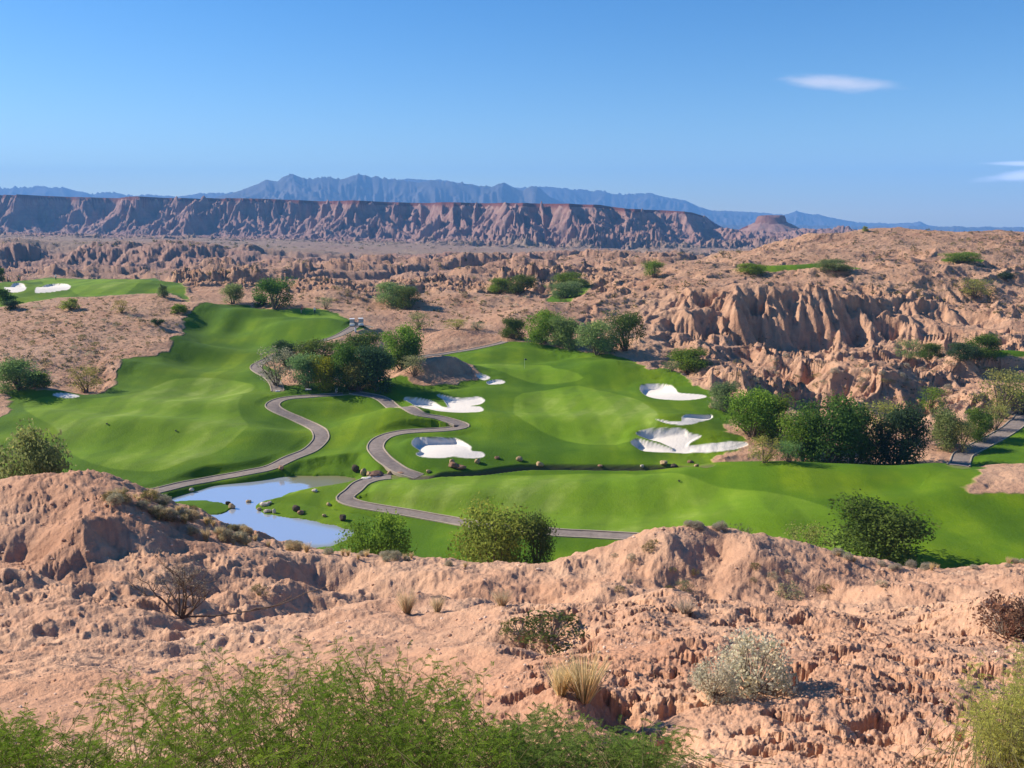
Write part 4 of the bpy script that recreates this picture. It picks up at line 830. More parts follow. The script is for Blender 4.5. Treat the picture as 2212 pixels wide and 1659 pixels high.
for k, (px, by_, wpx, top, dm, kind, colr, nm, lab) in enumerate(TREES):
    x, d, z = hit(px, by_, dm)
    rd = math.hypot(d, E-z); wd = wpx*rd/FPX
    ht = max((ycur(d, z)-top)*rd/FPX/math.cos(math.atan2(E-z, d)-0)*.97, wd*.3)
    if not isinstance(dm, tuple): ht = min(ht, wd*1.6)
    o = empty(nm, (x, d, z-.06*ht), random.random()*6.28, (wd, wd, ht*1.04))
    tag(o, lab, 'tree' if nm == 'tree' else 'bush')
    cr, tr = CROWNS[kind]
    for src in (cr, tr):
        c = src.copy(); COL.objects.link(c); c.parent = o
        if src is cr: j = .12; c.color = tuple(float(v*(1+random.uniform(-j, j))) for v in colr)+(1,)
# ------------------------------------------------------------------ small desert shrubs, one object each
def make_shrub(seed, kind):
    r_ = np.random.default_rng(seed); parts = []; ti = []
    if kind == 'tuft':
        V, F = [], []
        for k in range(300):
            an = r_.random()*6.283; lean = r_.random()**.7*.75; q = r_.random()*.12; h = .55+.45*r_.random()
            b0 = np.array([math.cos(an)*q, math.sin(an)*q, 0]); d_ = np.array([math.cos(an)*lean, math.sin(an)*lean, 0]); w = .010
            sd_ = np.array([-math.sin(an+r_.normal()), math.cos(an+r_.normal()), 0])*w; o_ = len(V)
            V += [b0-sd_, b0+sd_, b0+d_*.3+sd_*.8+[0, 0, h*.55], b0+d_*.3-sd_*.8+[0, 0, h*.55], b0+d_*.62+[0, 0, h], b0+d_*.60+[0, 0, h*.99]]
            F += [(o_, o_+1, o_+2, o_+3), (o_+3, o_+2, o_+4, o_+5)]; ti += [r_.random()]*6
        V = np.array(V); V[:, :2] *= .62
        return (V, np.array(F), np.array(ti)), None
    nl = 60 if kind == 'dome' else 22; C, Nn, tt = [], [], []; tw = []
    for k in range(nl):
        an = r_.random()*6.283; el_ = math.acos(r_.random()*.95); d_ = np.array([math.sin(el_)*math.cos(an)*.42, math.sin(el_)*math.sin(an)*.42, math.cos(el_)*.72+.12]); n_ = 46 if kind == 'dome' else 30
        p = d_+r_.normal(size=(n_, 3))*np.array([.075, .075, .07]); C.append(p); q = r_.normal(size=(n_, 3))+d_; Nn.append(q/np.linalg.norm(q, axis=1)[:, None]); tt.append(np.clip(.5+r_.normal()*.15+r_.normal(size=n_)*.15, 0, 1))
        tw.append(tube(np.array([[0, 0, -.03], d_*.55+[0, 0, -.03], d_*1.05]), np.array([.012, .008, .004]), 4))
    C = np.concatenate(C); Nn = np.concatenate(Nn); tt = np.concatenate(tt); C[:, 2] = np.maximum(C[:, 2], .01)
    V, F = quad_leaves(C, Nn, .027 if kind == 'dome' else .034, r_)
    return (V, F, np.repeat(tt, 4)), join(tw)
SH = {}
for kind, seed in (('dome', 5), ('scrub', 6), ('tuft', 7), ('dome', 8), ('scrub', 9)):
    (V, F, ti), tw = make_shrub(seed, kind); o = mesh_obj('foliage' if kind != 'tuft' else 'grass_tuft', V, F, M_LEAF, smooth=False); fattr(o, 'v', ti); COL.objects.unlink(o)
    t_ = None
    if tw is not None: t_ = mesh_obj('stems', tw[0], tw[1], M_TWIG); COL.objects.unlink(t_)
    SH.setdefault(kind, []).append((o, t_))
STRAW = (.62, .50, .30); SAGE = (.40, .38, .27); GREY = (.46, .42, .33); DARK = (.13, .12, .055); OLV = (.20, .19, .075)
def shrub(x, y, w, h, kind, colr, name, label, cat='shrub', group=None, parts=True, z=None):
    src, tw = random.choice(SH[kind]); z = float(gz(x, y)) if z is None else z
    rz = random.random()*6.28
    if kind == 'tuft' or not parts:
        c = src.copy(); c.name = name; COL.objects.link(c); c.location = (x, y, z-.04*h); c.rotation_euler = (0, 0, rz); c.scale = (w, w, h); c.color = sc_(colr); tag(c, label, cat, group); return c
    o = empty(name, (x, y, z-.04*h), rz, (w, w, h)); tag(o, label, cat, group)
    for q in (src, tw):
        c = q.copy(); COL.objects.link(c); c.parent = o; c.color = sc_(colr)
    return o
def jit(c, a=.15): f_ = 1+random.uniform(-a, a); return tuple(v*f_ for v in c)
REG = [  # polygon in the view, count, (kind, colour) choices, size range, min distance, label, group, near
 ([(215, 1062), (330, 1075), (520, 1145), (690, 1190), (640, 1200), (450, 1170), (330, 1120), (230, 1085)], 66, [('dome', STRAW), ('dome', SAGE), ('scrub', OLV), ('tuft', STRAW)], (.5, 1.0), 30, 'pale dry shrub in the brushy gully on the left foreground hill', 'shrubs in the gully of the left foreground hill', True),
 ([(700, 1195), (850, 1201), (1060, 1226), (1060, 1236), (850, 1212), (700, 1205)], 16, [('dome', SAGE), ('dome', GREY), ('tuft', STRAW)], (.4, .8), 40, 'small dry shrub on the crest of the middle foreground ridge', 'shrubs on the crest of the middle foreground ridge', True),
 ([(1480, 1131), (1600, 1141), (1600, 1150), (1480, 1138)], 8, [('dome', GREY)], (.45, .8), 40, 'whitish shrub on the summit of the right foreground hill', 'shrubs on the summit of the right foreground hill', True),
 ([(1800, 1193), (1920, 1222), (2080, 1228), (2212, 1214), (2212, 1222), (2080, 1238), (1900, 1228), (1790, 1199)], 17, [('dome', GREY), ('tuft', STRAW)], (.35, .7), 40, 'whitish shrub along the low right end of the foreground ridge', 'shrubs along the low right end of the foreground ridge', True),
 ([(1250, 1215), (1450, 1160), (1800, 1210), (2150, 1245), (2100, 1280), (1300, 1280)], 16, [('scrub', SAGE), ('scrub', OLV)], (.3, .7), 30, 'sparse little bush on the bare face of the right foreground hill', 'bushes on the face of the right foreground hill', True),
 ([(10, 665), (380, 668), (430, 660), (370, 720), (300, 760), (225, 800), (0, 820)], 62, [('scrub', DARK), ('scrub', OLV), ('scrub', SAGE)], (.8, 2.0), 120, 'low scrub bush on the left desert hillside', 'scrub on the left desert hillside', False),
 ([(1790, 508), (1900, 500), (2212, 500), (2212, 555), (1900, 560), (1800, 540)], 56, [('scrub', DARK), ('scrub', OLV)], (1.2, 2.4), 250, 'dark scrub bush on the right hand hilltop', 'scrub on the right hand hilltop', False),
 ([(1480, 800), (1600, 760), (1900, 770), (2200, 790), (2150, 850), (1800, 850), (1640, 850)], 46, [('scrub', SAGE), ('scrub', OLV), ('dome', GREY)], (.8, 1.8), 120, 'greyish bush among the low badland mounds on the right', 'bushes among the low badland mounds', False),
 ([(720, 620), (1000, 600), (1350, 590), (1200, 660), (1100, 690), (960, 680), (720, 640)], 40, [('scrub', DARK), ('scrub', OLV), ('scrub', SAGE)], (1.0, 2.2), 200, 'dark scrub bush in the middle badlands beyond the course', 'scrub in the middle badlands', False)]
def rnd_in(P):
    P = np.array(P, float); lo, hi = P.min(0), P.max(0)
    while True:
        q = lo+(hi-lo)*np.random.default_rng(random.randrange(1 << 30)).random(2)
        if poly_sdf(np.array([q[0]]), np.array([q[1]]), P)[0] > 0: return q
for P, cnt, ch, (s0, s1), dm, lab, grp, near in REG:
    for k in range(cnt):
        px, py = rnd_in(P); x, y, z = cast(px, py, dm); kind, colr = random.choice(ch); w = random.uniform(s0, s1)
        shrub(x, y, w, w*random.uniform(.55, .85), kind, jit(colr), 'desert_shrub', lab, 'shrub', grp, parts=near)
# single foreground plants
def at(px, py, dm=3): x, y, z = cast(px, py, dm); return x, y
def fw(px, y): return px*math.hypot(y, 8)/FPX
for px, py, wpx, hpx, kind, colr, nm, lab, cat in (
 (1625, 1497, 150, 118, 'dome', (.66, .62, .46), 'brittlebush', 'large pale grey domed bush casting a black shadow on the clod slope', 'bush'),
 (1540, 1500, 90, 66, 'dome', (.60, .56, .42), 'brittlebush', 'smaller pale grey bush joined to the left of the large domed bush', 'bush'),
 (1262, 1510, 165, 84, 'tuft', (.66, .55, .33), 'grass_tuft', 'thick straw coloured grass tuft above the green shrub in the foreground', 'grass tuft'),
 (1212, 1500, 110, 62, 'tuft', (.66, .55, .33), 'grass_tuft', 'thinner straw tuft just left of the thick one', 'grass tuft'),
 (880, 1325, 90, 52, 'tuft', (.60, .48, .32), 'grass_tuft', 'feathery dry grass tuft on the smooth tan crest in the middle', 'grass tuft'),
 (945, 1322, 66, 36, 'tuft', (.55, .45, .30), 'grass_tuft', 'smaller dry tuft right of the feathery one on the smooth crest', 'grass tuft'),
 (1705, 1292, 66, 40, 'scrub', (.30, .30, .17), 'desert_shrub', 'olive grey bush on the lower face of the right foreground hill', 'shrub'),
 (1478, 1276, 46, 26, 'scrub', (.24, .25, .14), 'desert_shrub', 'small dark bush in the gully left of the olive grey bush', 'shrub'),
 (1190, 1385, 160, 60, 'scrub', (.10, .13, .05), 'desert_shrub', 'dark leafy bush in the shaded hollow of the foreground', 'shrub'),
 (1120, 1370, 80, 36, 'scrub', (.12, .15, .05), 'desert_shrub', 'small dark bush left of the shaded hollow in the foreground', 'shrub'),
 (1085, 1308, 90, 34, 'tuft', (.58, .47, .33), 'grass_tuft', 'pale wispy tuft behind the cloddy crest near the centre', 'grass tuft'),
 (1480, 1325, 90, 30, 'tuft', (.50, .42, .34), 'grass_tuft', 'greyish wispy tuft on the far side of the cloddy crest', 'grass tuft'),
 (2170, 1372, 130, 96, 'scrub', (.24, .13, .09), 'desert_shrub', 'reddish brown twiggy bush at the right edge', 'shrub'),
 (2215, 1378, 110, 90, 'dome', (.20, .12, .09), 'desert_shrub', 'dark brown bush cut off by the right edge behind the twiggy one', 'shrub'),
 (560, 1285, 46, 26, 'scrub', (.20, .18, .09), 'desert_shrub', 'small brown bush on the slope right of the bare branched tree', 'shrub')):
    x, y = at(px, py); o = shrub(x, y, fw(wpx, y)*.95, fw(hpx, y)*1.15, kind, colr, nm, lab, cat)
# ------------------------------------------------------------------ bare branched dead tree
def grow(r_, p, d, L_, rad, depth, parts, lf, bend=.35):
    n_ = 5; P = [p.copy()]; q = p.copy(); dd = d.copy()
    for k in range(n_):
        dd = dd+r_.normal(size=3)*bend*.35+np.array([0, 0, .04]); dd /= np.linalg.norm(dd); q = q+dd*L_/n_; P.append(q.copy())
    parts.append(tube(np.array(P), np.linspace(rad, rad*.55, n_+1), 5 if rad > .01 else 3))
    if depth <= 0:
        lf.append((q.copy(), dd.copy())); return
    for k in range(3 if depth > 1 else 3):
        j = P[random.randint(2, n_)]; a = dd+r_.normal(size=3)*.75; a[2] = abs(a[2])*.8+.1; a /= np.linalg.norm(a); grow(r_, np.array(j), a, L_*r_.uniform(.55, .8), rad*.55, depth-1, parts, lf)
x, y = at(390, 1333); z = float(gz(x, y)); S = fw(105, y)
root = empty('bare_tree', (x, y, z-.03)); tag(root, 'bare grey branched tree with thin pale twigs on the left foreground slope', 'tree')
r_ = np.random.default_rng(77); parts = []; tips = []
for dx_, dy_ in ((-.7, .0), (-.25, .2), (.15, -.1), (.55, .1), (.9, -.2)):
    d_ = np.array([dx_, dy_, .75]); d_ /= np.linalg.norm(d_); grow(r_, np.array([dx_*.08, 0, 0.]), d_, S*.62, .045, 4, parts, tips)
V, F = join(parts); mesh_obj('trunk', V, F, M_BARK, root)
C = np.array([p for p, _ in tips]); C = np.repeat(C, 5, 0)+r_.normal(size=(len(C)*5, 3))*.05; nn_ = r_.normal(size=C.shape); nn_ /= np.linalg.norm(nn_, axis=1)[:, None]
V, F = quad_leaves(C, nn_, .022, r_, .3); o = mesh_obj('twig_tips', V, F, M_LEAF, root, smooth=False); fattr(o, 'v', np.repeat(r_.random(len(C)), 4)); o.color = (.42, .36, .26, 1)
parts = []; tips = []; grow(r_, np.array([.05, 0, .03]), np.array([.98, -.1, .02]), S*1.9, .035, 1, parts, tips, .12)
V, F = join(parts); mesh_obj('fallen_limb', V, F, M_BARK, root)
# ------------------------------------------------------------------ near feathery shrubs
def feathery(name, label, region, nshoot, dr, colr, seed, leaflet=.0085, stemc=None, width=.0032, per=10):
    """many curved shoots carrying small twice divided leaves"""
    r_ = np.random.default_rng(seed); P = np.array(region, float); lo, hi = P.min(0), P.max(0); base = None
    SP, C, Dr, ti = [], [], [], []
    n_ = 0
    while n_ < nshoot:
        q = lo+(hi-lo)*r_.random(2)
        if poly_sdf(np.array([q[0]]), np.array([q[1]]), P)[0] < 0: continue
        if seed != 203 and perlin(np.array([q[0]/95+seed]), np.array([q[1]/70]), 5)[0] < -.16+.1*r_.normal(): continue
        n_ += 1; u, v = uv_of(*q); d = r_.uniform(*dr); tip = np.array([u*d, d, E-v*d])
        gx0 = tip[0]+r_.normal()*(.5 if seed != 205 else .2); gy0 = max(d-.1+r_.normal()*.3, 3.4); g0 = np.array([gx0, gy0, float(gz(gx0, gy0))-.02])
        if tip[2]-g0[2] < .06: tip[2] = g0[2]+.06+.1*r_.random()
        mid = g0*.45+tip*.55+np.array([r_.normal()*.05, r_.normal()*.05, .10*(tip[2]-g0[2])])
        tt = np.linspace(0, 1, 9)[:, None]; K = (1-tt)**2*g0+2*tt*(1-tt)*mid+tt*tt*tip; SP.append(tube(K, np.linspace(.0038, .0012, 9), 3))
        ax = tip-mid; ax /= np.linalg.norm(ax)+1e-9; sh_ = r_.normal()*.16
        for k in range(per):
            s_ = 1-(k/per)*.62*r_.uniform(.8, 1.1); p = (1-s_)**2*g0+2*s_*(1-s_)*mid+s_*s_*tip
            dd = r_.normal(size=3); dd[2] = dd[2]*.5+.15; dd = dd/np.linalg.norm(dd)+ax*.55; dd /= np.linalg.norm(dd); LL = r_.uniform(.06, .12)
            side = np.cross(dd, [0, 0, 1.]); side /= np.linalg.norm(side)+1e-9; m = 11; t_ = np.linspace(.12, 1, m)
            rach = p+dd*(t_*LL)[:, None]-np.array([0, 0, .25])*((t_**2)*LL)[:, None]
            SP.append(tube(rach[[0, 5, 10]], .0009, 3))
            for sg in (-1, 1):
                a_ = side*sg*.9+dd*.45; a_ /= np.linalg.norm(a_); C.append(rach+a_*leaflet*1.05); Dr.append(np.repeat(a_[None], m, 0)); ti.append(np.clip(np.full(m, .45+sh_)+r_.normal(size=m)*.13, 0, 1))
    C = np.concatenate(C); Dr = np.concatenate(Dr); ti = np.concatenate(ti); nn_ = r_.normal(size=C.shape)*.35+np.array([0, 0, 1.]); b_ = np.cross(nn_, Dr); b_ /= np.linalg.norm(b_, axis=1)[:, None]+1e-9
    V = np.stack([C-Dr*leaflet, C-b_*width, C+Dr*leaflet, C+b_*width], 1).reshape(-1, 3); F = np.arange(len(C)*4).reshape(-1, 4)
    c0 = np.array([C[:, 0].mean(), C[:, 1].mean(), 0]); c0[2] = float(gz(c0[0], c0[1])); root = empty(name, tuple(c0)); tag(root, label, 'shrub')
    o = mesh_obj('foliage', V-c0, F, M_LEAF, root, smooth=False); fattr(o, 'v', np.repeat(ti, 4)); o.color = sc_(colr)
    SV, SF = join(SP); mesh_obj('stems', SV-c0, SF, M_STEM, root)
M_STEM, t, b = new_mat('green_stem'); t.links.new(mix(t, noise(t, 15, 3), (.10, .11, .04), (.20, .17, .09)), b.inputs['Base Color'])
GF = (.18, .30, .035)
feathery('mesquite_shrub', 'feathery green shrub filling the bottom left corner', [(-60, 1760), (-60, 1545), (60, 1530), (130, 1560), (210, 1600), (330, 1630), (400, 1690), (430, 1760)], 210, (5.0, 6.8), GF, 201)
feathery('mesquite_shrub', 'widest feathery green shrub spreading along the bottom middle with gaps of tan ground', [(190, 1480), (250, 1440), (330, 1440), (420, 1500), (480, 1470), (560, 1480), (600, 1430), (650, 1460), (700, 1400), (760, 1450), (830, 1400), (880, 1440), (950, 1430), (1000, 1500), (1080, 1470), (1120, 1550), (1120, 1760), (330, 1760), (380, 1620), (300, 1560)], 640, (5.2, 7.6), GF, 202)
feathery('mesquite_shrub', 'loose leggy shoots standing up above the widest green shrub', [(380, 1440), (430, 1365), (470, 1370), (540, 1440), (590, 1395), (640, 1380), (700, 1395), (760, 1370), (840, 1400), (960, 1410), (1090, 1440), (1000, 1480), (400, 1480)], 120, (6.3, 7.6), GF, 203, per=8)
feathery('mesquite_shrub', 'dense dark green shrub beneath the straw tuft at the bottom', [(1080, 1580), (1110, 1500), (1180, 1490), (1260, 1560), (1330, 1570), (1400, 1610), (1460, 1640), (1480, 1760), (1080, 1760)], 280, (5.6, 7.4), (.15, .25, .05), 204)
feathery('palo_verde_shrub', 'tall pale yellow green shrub at the bottom right edge', [(2095, 1400), (2130, 1390), (2190, 1400), (2300, 1380), (2320, 1760), (2160, 1760), (2120, 1640), (2110, 1560), (2090, 1500)], 470, (6.4, 7.8), (.50, .52, .13), 205, leaflet=.008, width=.0026, per=8)
# ------------------------------------------------------------------ boulders
M_ROCK, t, b = new_mat('boulder_rock'); oi = N(t, 'ShaderNodeObjectInfo'); tcn = N(t, 'ShaderNodeTexCoord')
rk = noise(t, 3.0, 5, .65, tcn.outputs['Object']); t.links.new(mix(t, 1.0, oi.outputs['Color'], ramp(t, rk, [(.3, (.6, .55, .5)), (.6, (1.1, 1.1, 1.1)), (.8, (1.4, 1.35, 1.3))]), 'MULTIPLY'), b.inputs['Base Color']); bump(t, b, noise(t, 7, 5, .7, tcn.outputs['Object']), .6, .15)
import bmesh
ROCKS = []
for sd_ in range(6):
    bm = bmesh.new(); bmesh.ops.create_icosphere(bm, subdivisions=4, radius=.5); r_ = np.random.default_rng(300+sd_)
    pl = r_.normal(size=(11, 3)); pl /= np.linalg.norm(pl, axis=1)[:, None]; hh = r_.uniform(.30, .46, 11)
    for v in bm.verts:
        p = np.array(v.co)
        for n_, h_ in zip(pl, hh):
            e_ = p @ n_-h_
            if e_ > 0: p = p-n_*e_*.93
        p = p*(1+.05*math.sin(p[0]*13+sd_)*math.sin(p[1]*11)*math.sin(p[2]*12)); v.co = p
    me = bpy.data.meshes.new('boulder'); bm.to_mesh(me); bm.free(); me.materials.append(M_ROCK); me.polygons.foreach_set('use_smooth', np.full(len(me.polygons), True)); ROCKS.append(me)
TAN = (.50, .36, .20); BRN = (.26, .15, .10); PAL = (.66, .58, .46); REDR = (.42, .24, .15); BLK = (.10, .075, .055)
BOUL = [(981, 1010, 26, 15, BRN, 'large dark brown boulder by the stream below the rounded bunker'), (976, 1002, 13, 13, TAN, 'tan boulder leaning on the top left of the large dark brown one'),
 (996, 1012, 22, 10, BRN, 'flat dark boulder on the right side of the large dark brown one'), (1032, 1000, 13, 12, TAN, 'tan boulder just below the right tip of the rounded bunker'), (1074, 991, 12, 8, BRN, 'small brown boulder on the turf above the stream left of the last tan one'),
 (1122, 995, 14, 12, TAN, 'tan boulder on the turf right of the small brown one'), (1166, 1007, 17, 13, TAN, 'squarish tan boulder sitting on the edge of the stream ditch'), (925, 1021, 11, 8, TAN, 'small boulder at the end of the looping cart path'),
 (1297, 1008, 11, 6, REDR, 'reddish stone on the straight part of the stream ditch'), (1387, 1009, 8, 7, PAL, 'pale upright stone on the stream ditch'), (1433, 1003, 18, 12, TAN, 'orange tan boulder near the right end of the ditch'),
 (1457, 1009, 16, 9, BLK, 'dark boulder right of the orange tan one'), (1492, 1000, 14, 8, BRN, 'brown boulder farther right on the turf under the big bunker'), (1505, 1008, 14, 7, TAN, 'flat tan boulder at the far right of the ditch'),
 (768, 1018, 15, 19, BLK, 'tall dark boulder at the right end of the pond bank'), (786, 1026, 14, 18, TAN, 'tan block in the small rock waterfall between the paths'), (797, 1028, 14, 14, TAN, 'second tan block of the small rock waterfall'),
 (814, 1027, 30, 12, BRN, 'long dark slab on top of the small rock waterfall'), (812, 1033, 28, 10, (.85, .8, .72), 'white flat stone at the foot of the rock waterfall'), (790, 1036, 24, 7, (.8, .76, .68), 'pale low ledge left of the white flat stone'),
 (866, 1026, 18, 9, REDR, 'reddish boulder beside the looping path end'), (843, 1024, 12, 9, TAN, 'tan boulder right of the rock waterfall'), (607, 1014, 14, 12, REDR, 'reddish boulder on the far bank of the pond'),
 (414, 1060, 10, 8, PAL, 'pale stone on the near left bank of the pond'), (501, 1098, 14, 14, TAN, 'tan rock at the tip of the grassy spit'), (492, 1090, 12, 9, BLK, 'dark rock on the grassy spit'), (538, 1100, 11, 8, TAN, 'tan rock standing in the narrows of the pond'),
 (572, 1092, 20, 9, PAL, 'long pale rock on the shore above the narrows'), (582, 1088, 10, 8, PAL, 'rounded pale rock behind the long pale one'), (560, 1102, 10, 8, TAN, 'small rock at the point of the grassy shore'), (578, 1106, 16, 8, PAL, 'low pale rock on the shore right of the point'),
 (592, 1108, 8, 11, PAL, 'upright pale rock on the lower pond shore'), (640, 1103, 16, 16, BLK, 'dark rock pile block on the bank of the lower pond'), (650, 1110, 14, 10, REDR, 'reddish rock below the dark rock on the bank'), (740, 1124, 16, 18, BLK, 'dark jagged rock at the right end of the lower pond'),
 (680, 1062, 12, 8, PAL, 'pale rock on the shore of the upper pond'), (710, 1092, 12, 8, TAN, 'lone stone on the turf by the sharp path bend'), (700, 1116, 10, 7, TAN, 'small tan rock along the lower pond bank')]
for k, (px, py, w, h, c, lab) in enumerate(BOUL):
    x, y, z = cast(px, py, 80); z = float(gz(x, y)); z = max(z, WZ-.05); s_ = math.hypot(y, E-z)/FPX
    o = bpy.data.objects.new('boulder', ROCKS[k % 6]); COL.objects.link(o); W_ = w*s_*1.1; H_ = max(h*s_*1.05, .25)
    o.location = (x, y, z+H_*.30); o.scale = (W_, W_*.8, H_); o.rotation_euler = (random.uniform(-.1, .1), random.uniform(-.1, .1), random.random()*1.2-.6); o.color = sc_(jit(c, .1)); tag(o, lab, 'boulder')
# ------------------------------------------------------------------ people
M_SKIN, t, b = new_mat('skin'); b.inputs['Base Color'].default_value = (.50, .30, .20, 1)
def flat_mat(name, c, rough=.7):
    m, t, b = new_mat(name); t.links.new(mix(t, noise(t, 20, 3), tuple(v*.85 for v in c), tuple(min(v*1.1, 1) for v in c)), b.inputs['Base Color']); b.inputs['Roughness'].default_value = rough; return m
M_RED = flat_mat('red_cloth', (.55, .05, .06)); M_WHT = flat_mat('white_cloth', (.85, .84, .86)); M_NAVY = flat_mat('navy_cloth', (.02, .03, .07)); M_KHA = flat_mat('khaki_cloth', (.38, .34, .28)); M_BLACK = flat_mat('black_rubber', (.03, .03, .03)); M_HAIR = flat_mat('hair', (.06, .04, .03)); M_PURP = flat_mat('plum_cloth', (.14, .04, .10))
def person(x, y, face, shirt, trous, label, pose='stand', cap=M_WHT):
    z = float(gz(x, y)); root = empty('person', (x, y, z), face); tag(root, label, 'person')
    lean = .28 if pose == 'swing' else .03
    J = {}; E_ = []
    def j(n, p, r): J[n] = (p, r)
    j('pel', (0, 0, .93), .15); j('bel', (0, -lean*.3, 1.08), .135); j('che', (0, -lean*.7, 1.30), .155); j('nec', (0, -lean, 1.47), .06); j('hd0', (0, -lean*1.15, 1.56), .075); j('hd1', (0, -lean*1.2, 1.66), .095); j('hd2', (0, -lean*1.2, 1.73), .075)
    j('nose', (0, -lean*1.2-.115, 1.635), .014)
    E_ += [('pel', 'bel'), ('bel', 'che'), ('che', 'nec'), ('nec', 'hd0'), ('hd0', 'hd1'), ('hd1', 'hd2'), ('hd1', 'nose')]
    for s_, L_ in ((-1, 'l'), (1, 'r')):
        j('hip'+L_, (s_*.09, 0, .86), .105); j('kne'+L_, (s_*.12, -.04, .48), .065); j('ank'+L_, (s_*.13, .02, .09), .042); j('toe'+L_, (s_*.15, -.16, .035), .035)
        E_ += [('pel', 'hip'+L_), ('hip'+L_, 'kne'+L_), ('kne'+L_, 'ank'+L_), ('ank'+L_, 'toe'+L_)]
        j('sho'+L_, (s_*.19, -lean*.8, 1.41), .062)
        if pose == 'swing': el_, ha = (s_*.22+.10, -.38, 1.22), (.16+s_*.02, -.58, 1.00+s_*.03)
        else: el_, ha = (s_*.27, .02, 1.13), (s_*.26, -.12, .90)
        j('elb'+L_, el_, .042); j('wri'+L_, ha, .028); E_ += [('che', 'sho'+L_), ('sho'+L_, 'elb'+L_), ('elb'+L_, 'wri'+L_)]
        pd = np.array([ha[i]-el_[i] for i in range(3)]); pd /= np.linalg.norm(pd); pm = np.array(ha)+pd*.07; j('pal'+L_, tuple(pm), .032); E_.append(('wri'+L_, 'pal'+L_))
        for f_ in range(4):
            st_ = pm+np.array([0, 1, 0])*(f_-1.5)*.017+pd*.02; en = st_+pd*(.045+.012*(f_ in (1, 2)))+np.array([-s_*.015, 0, 0]); j('f%d%s' % (f_, L_), tuple(en), .008); E_.append(('pal'+L_, 'f%d%s' % (f_, L_)))
        en = np.array(ha)+pd*.06+np.array([-s_*.03, -.035, 0]); j('th'+L_, tuple(en), .010); E_.append(('wri'+L_, 'th'+L_))
    names = list(J); me = bpy.data.meshes.new('body'); me.from_pydata([J[n_][0] for n_ in names], [(names.index(a), names.index(b_)) for a, b_ in E_], []); me.update()
    tmp = bpy.data.objects.new('body', me); COL.objects.link(tmp); md = tmp.modifiers.new('s', 'SKIN')
    for i, n_ in enumerate(names): me.skin_vertices[0].data[i].radius = (J[n_][1],)*2
    me.skin_vertices[0].data[0].use_root = True
    sb = tmp.modifiers.new('d', 'SUBSURF'); sb.levels = 1; sb.render_levels = 1
    dg = bpy.context.evaluated_depsgraph_get(); ev = bpy.data.meshes.new_from_object(tmp.evaluated_get(dg)); bpy.data.objects.remove(tmp)
    ev.materials.clear()
    for m_ in (M_SKIN, shirt, trous, M_BLACK): ev.materials.append(m_)
    for p_ in ev.polygons:
        c = p_.center; arm = abs(c.x) > .17 or c.y < -.25
        k_ = 0
        if c.z < .10: k_ = 3
        elif c.z < .96 and not (arm and c.z > .75): k_ = 2
        elif c.z < 1.47 and not (arm and c.z < 1.20): k_ = 1
        p_.material_index = k_; p_.use_smooth = True
    bo = bpy.data.objects.new('body', ev); COL.objects.link(bo); bo.parent = root
    bm = bmesh.new(); bmesh.ops.create_uvsphere(bm, u_segments=14, v_segments=8, radius=.112)
    for v in bm.verts:
        if v.co.z < -.005: v.co.z = -.005+v.co.z*.05
        v.co.y -= lean*1.2; v.co.z += 1.70
        if v.co.y < -lean*1.2-.07 and v.co.z < 1.72: v.co.y -= .06
    me = bpy.data.meshes.new('cap'); bm.to_mesh(me); bm.free(); me.materials.append(cap); co_ = bpy.data.objects.new('cap', me); COL.objects.link(co_); co_.parent = root
    return root, z
def gp(px, py, dm): x, y, z = cast(px, py, dm); return x, y
x, y = gp(651, 677, 200); person(x, y, .9, M_RED, M_KHA, 'golfer in a red shirt bending over the ball on the upper tee', 'swing', M_RED)
V, F = tube(np.array([(.16, -.60, .98), (.3, -.78, .5), (.44, -.95, .03)]), np.array([.014, .009, .008]), 6)
V2, F2 = tube(np.array([(.42, -.93, .03), (.52, -.97, .03)]), np.array([.03, .035]), 6); V, F = join([(V, F), (V2, F2)])
o = mesh_obj('golf_club', V, F, flat_mat('club_steel', (.3, .3, .32), .3)); o.location = (x, y, float(gz(x, y))); o.rotation_euler = (0, 0, .9); tag(o, 'golf club held by the golfer in red', 'golf club')
x, y = gp(680, 678, 200); person(x, y, .2, M_WHT, M_NAVY, 'golfer in a white shirt and dark trousers standing on the upper tee')
x, y = gp(121, 605, 240); person(x, y, -.3, M_WHT, M_NAVY, 'golfer in white and dark clothes on the raised green above the long pale bunker')
x, y = gp(44, 607.5, 240); person(x, y, .6, M_PURP, M_NAVY, 'golfer in dark plum clothes at the left of the raised green')
x, y = gp(31, 607, 240); person(x, y, -.8, M_NAVY, M_KHA, 'golfer in a navy top farthest left on the raised green')
# ------------------------------------------------------------------ golf carts
M_CART = flat_mat('cart_paint', (.82, .82, .78), .3); M_SEAT = flat_mat('cart_seat', (.55, .50, .42)); M_GLS = flat_mat('windscreen', (.35, .38, .40), .1); M_DK = flat_mat('dark_trim', (.05, .05, .06), .4); M_BAG = flat_mat('golf_bag_cloth', (.03, .12, .10))
def bxm(c, s, bev=0.0, taper=0):
    bm = bmesh.new(); bmesh.ops.create_cube(bm, size=1)
    for v in bm.verts:
        k_ = 1-taper*(v.co.z > 0); v.co = (v.co.x*s[0]*k_+c[0], v.co.y*s[1]*k_+c[1], v.co.z*s[2]+c[2])
    if bev: bmesh.ops.bevel(bm, geom=bm.edges[:], offset=bev, segments=2, affect='EDGES', profile=.6)
    return bm
def bmobj(name, bms, mat, parent):
    me = bpy.data.meshes.new(name); tot = bmesh.new()
    for q in bms:
        tm = bpy.data.meshes.new('t'); q.to_mesh(tm); q.free(); tot.from_mesh(tm); bpy.data.meshes.remove(tm)
    tot.to_mesh(me); tot.free(); me.materials.append(mat); o = bpy.data.objects.new(name, me); COL.objects.link(o); o.parent = parent; return o
